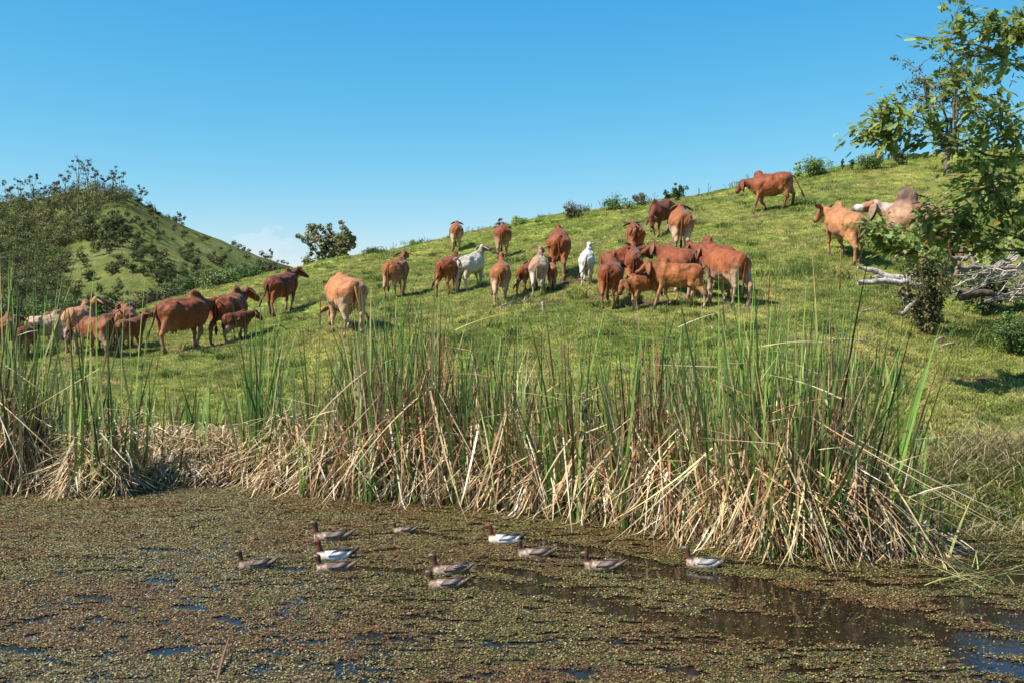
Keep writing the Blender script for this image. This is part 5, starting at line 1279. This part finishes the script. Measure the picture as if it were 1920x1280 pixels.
BRS = [  # branches in the photograph: (x, y, depth)
 ([(2050, 500, 13.9), (1985, 478, 13.5), (1900, 470, 13.2), (1800, 474, 13.0), (1715, 466, 12.9), (1672, 452, 12.8)], .020, .9, 1.0),
 ([(2045, 540, 13.9), (1960, 480, 13.6), (1925, 455, 13.5), (1892, 400, 13.4), (1862, 340, 13.3), (1840, 315, 13.2)], .020, .7, .8),
 ([(2045, 520, 13.9), (1940, 452, 13.4), (1850, 440, 13.1), (1790, 405, 12.9), (1735, 398, 12.7)], .018, 1.0, 1.0),
 ([(1925, 455, 13.5), (1850, 420, 13.2), (1780, 420, 12.9), (1700, 430, 12.7), (1650, 436, 12.6)], .012, 1.3, 1.1),
 ([(2035, 330, 13.6), (1940, 300, 13.2), (1853, 292, 13.0), (1800, 275, 12.9), (1740, 268, 12.8)], .020, 1.1, 1.0),
 ([(1853, 292, 13.0), (1790, 255, 12.9), (1735, 228, 12.7), (1690, 205, 12.6), (1668, 215, 12.5)], .012, 1.1, .9),
 ([(1740, 268, 12.8), (1700, 252, 12.7), (1665, 240, 12.6), (1650, 250, 12.5)], .009, 1.1, .8),
 ([(2030, 250, 13.5), (1930, 235, 13.2), (1880, 205, 13.0), (1830, 180, 12.9), (1795, 160, 12.8)], .018, 1.2, 1.1),
 ([(2025, 200, 13.4), (1920, 135, 13.2), (1880, 108, 13.1), (1830, 85, 13.0), (1775, 82, 12.9), (1790, 60, 12.8)], .016, 1.2, 1.1),
 ([(2020, 150, 13.4), (1930, 70, 13.1), (1890, 60, 13.0), (1862, 40, 12.9)], .014, 1.0, .9),
 ([(2015, 110, 13.3), (1950, 40, 13.0), (1915, 30, 12.9), (1905, 60, 12.9)], .014, .9, .9),
 ([(2030, 290, 13.5), (1950, 270, 13.2), (1900, 250, 13.0), (1850, 240, 12.8)], .014, 1.3, 1.1),
 ([(2040, 380, 13.7), (1960, 350, 13.4), (1900, 340, 13.2), (1850, 350, 13.0), (1815, 340, 12.9)], .014, 1.1, 1.0),
 ([(2042, 420, 13.7), (1970, 390, 13.5), (1920, 385, 13.4), (1880, 375, 13.3)], .012, .9, 1.0),
 ([(1985, 478, 13.5), (1900, 440, 13.2), (1850, 455, 13.0), (1760, 438, 12.9)], .010, 1.0, .9),
]
tips = []
for pts_, rad, dens, spr in BRS:
    q = smooth_pts(limb_pts([(x_, y_, d_ + 3.2) for x_, y_, d_ in pts_]), 16, .015); rad *= 1.2; g = Geo(); g.add(*tube_mesh(q - T0, np.linspace(rad, rad * .3, 16), BRC, 6))
    for k in range(int(15 * dens)):
        i0 = R.integers(4, 16); s0 = q[i0]; dn = q[min(15, i0 + 1)] - q[i0 - 1]; dn /= np.linalg.norm(dn)
        e = s0 + dn * R.uniform(.06, .36) + R.normal(0, .27 * spr, 3) * np.array([.8, .8, .7]); m_ = (s0 + e) / 2 + R.normal(0, .02, 3)
        g.add(*tube_mesh(np.array([s0, m_, e]) - T0, [rad * .3, rad * .2, .003], BRC, 5))
        for w_ in range(R.integers(2, 5)): tips.append((s0 + (e - s0) * R.uniform(.3, 1.0) + R.normal(0, .03, 3), (e - s0)))
    for w_ in range(3): tips.append((q[-1], q[-1] - q[-3]))
    link('branch', g.mesh('branch'), M_BARK, tr_)
def leaf_matrix(p, d, s):
    d = np.array(d) + R.normal(0, .35, 3) * np.linalg.norm(d); d[2] -= .25 * np.linalg.norm(d); d /= np.linalg.norm(d) + 1e-9
    upv = Vector((R.normal(0, .45), R.normal(-.35, .45), 1)).normalized(); X = Vector(d); Yv = upv.cross(X).normalized(); Z = X.cross(Yv)
    return Matrix.Translation(Vector(p)) @ Matrix((X, Yv, Z)).transposed().to_4x4() @ Matrix.Scale(s, 4)
order = sorted(range(len(tips)), key=lambda i: -R.random())
cnt = 0; g = Geo()
for i in order:
    p, d = tips[i]; s = R.uniform(.12, .27)
    if cnt < 290 and p[0] < p[1] * (960 / F) * 1.02:
        M_ = leaf_matrix(p - T0, d, s); o = link('leaf', LEAFMESH[9] if R.random() < .035 else LEAFMESH[R.integers(9)], None, tr_); o.matrix_local = M_; cnt += 1
    else:
        V, f = LV[i % 3]; M_ = np.array(leaf_matrix(p - T0, d, s)); V2 = V @ M_[:3, :3].T + M_[:3, 3]; col = np.array(LPAL[R.integers(5)]) * R.uniform(.8, 1.2); g.add(V2, f, col)
for i in range(3300):     # smaller leaves filling in
    p, d = tips[R.integers(len(tips))]; V, f = LV[i % 3]; M_ = np.array(leaf_matrix(p - T0 + R.normal(0, .11, 3), d, R.uniform(.065, .16))); V2 = V @ M_[:3, :3].T + M_[:3, 3]; col = np.array(LPAL[R.integers(5)]) * R.uniform(.7, 1.2)
    if R.random() < .05: col = np.array(YEL[R.integers(2)])
    g.add(V2, f, col)
link('foliage', g.mesh('foliage'), M_LEAF, tr_)['kind'] = 'stuff'
# fine leaved tree on the upper slope behind it
p = at(1800, 255, 40); gum('slope_tree', 'fine leaved tree on the upper slope seen through the large leaves', Vector((p.x, 41, gz(p.x, 41))), at(1800, 92, 41).z - gz(p.x, 41), 190 / F * 41, None, nlimb=10, nclump=110, per=34, lsize=.06, cols=[(.07, .10, .03), (.10, .13, .04), (.14, .12, .05)], clump=.06, trunkr=.022, col_b=(.12, .10, .08))
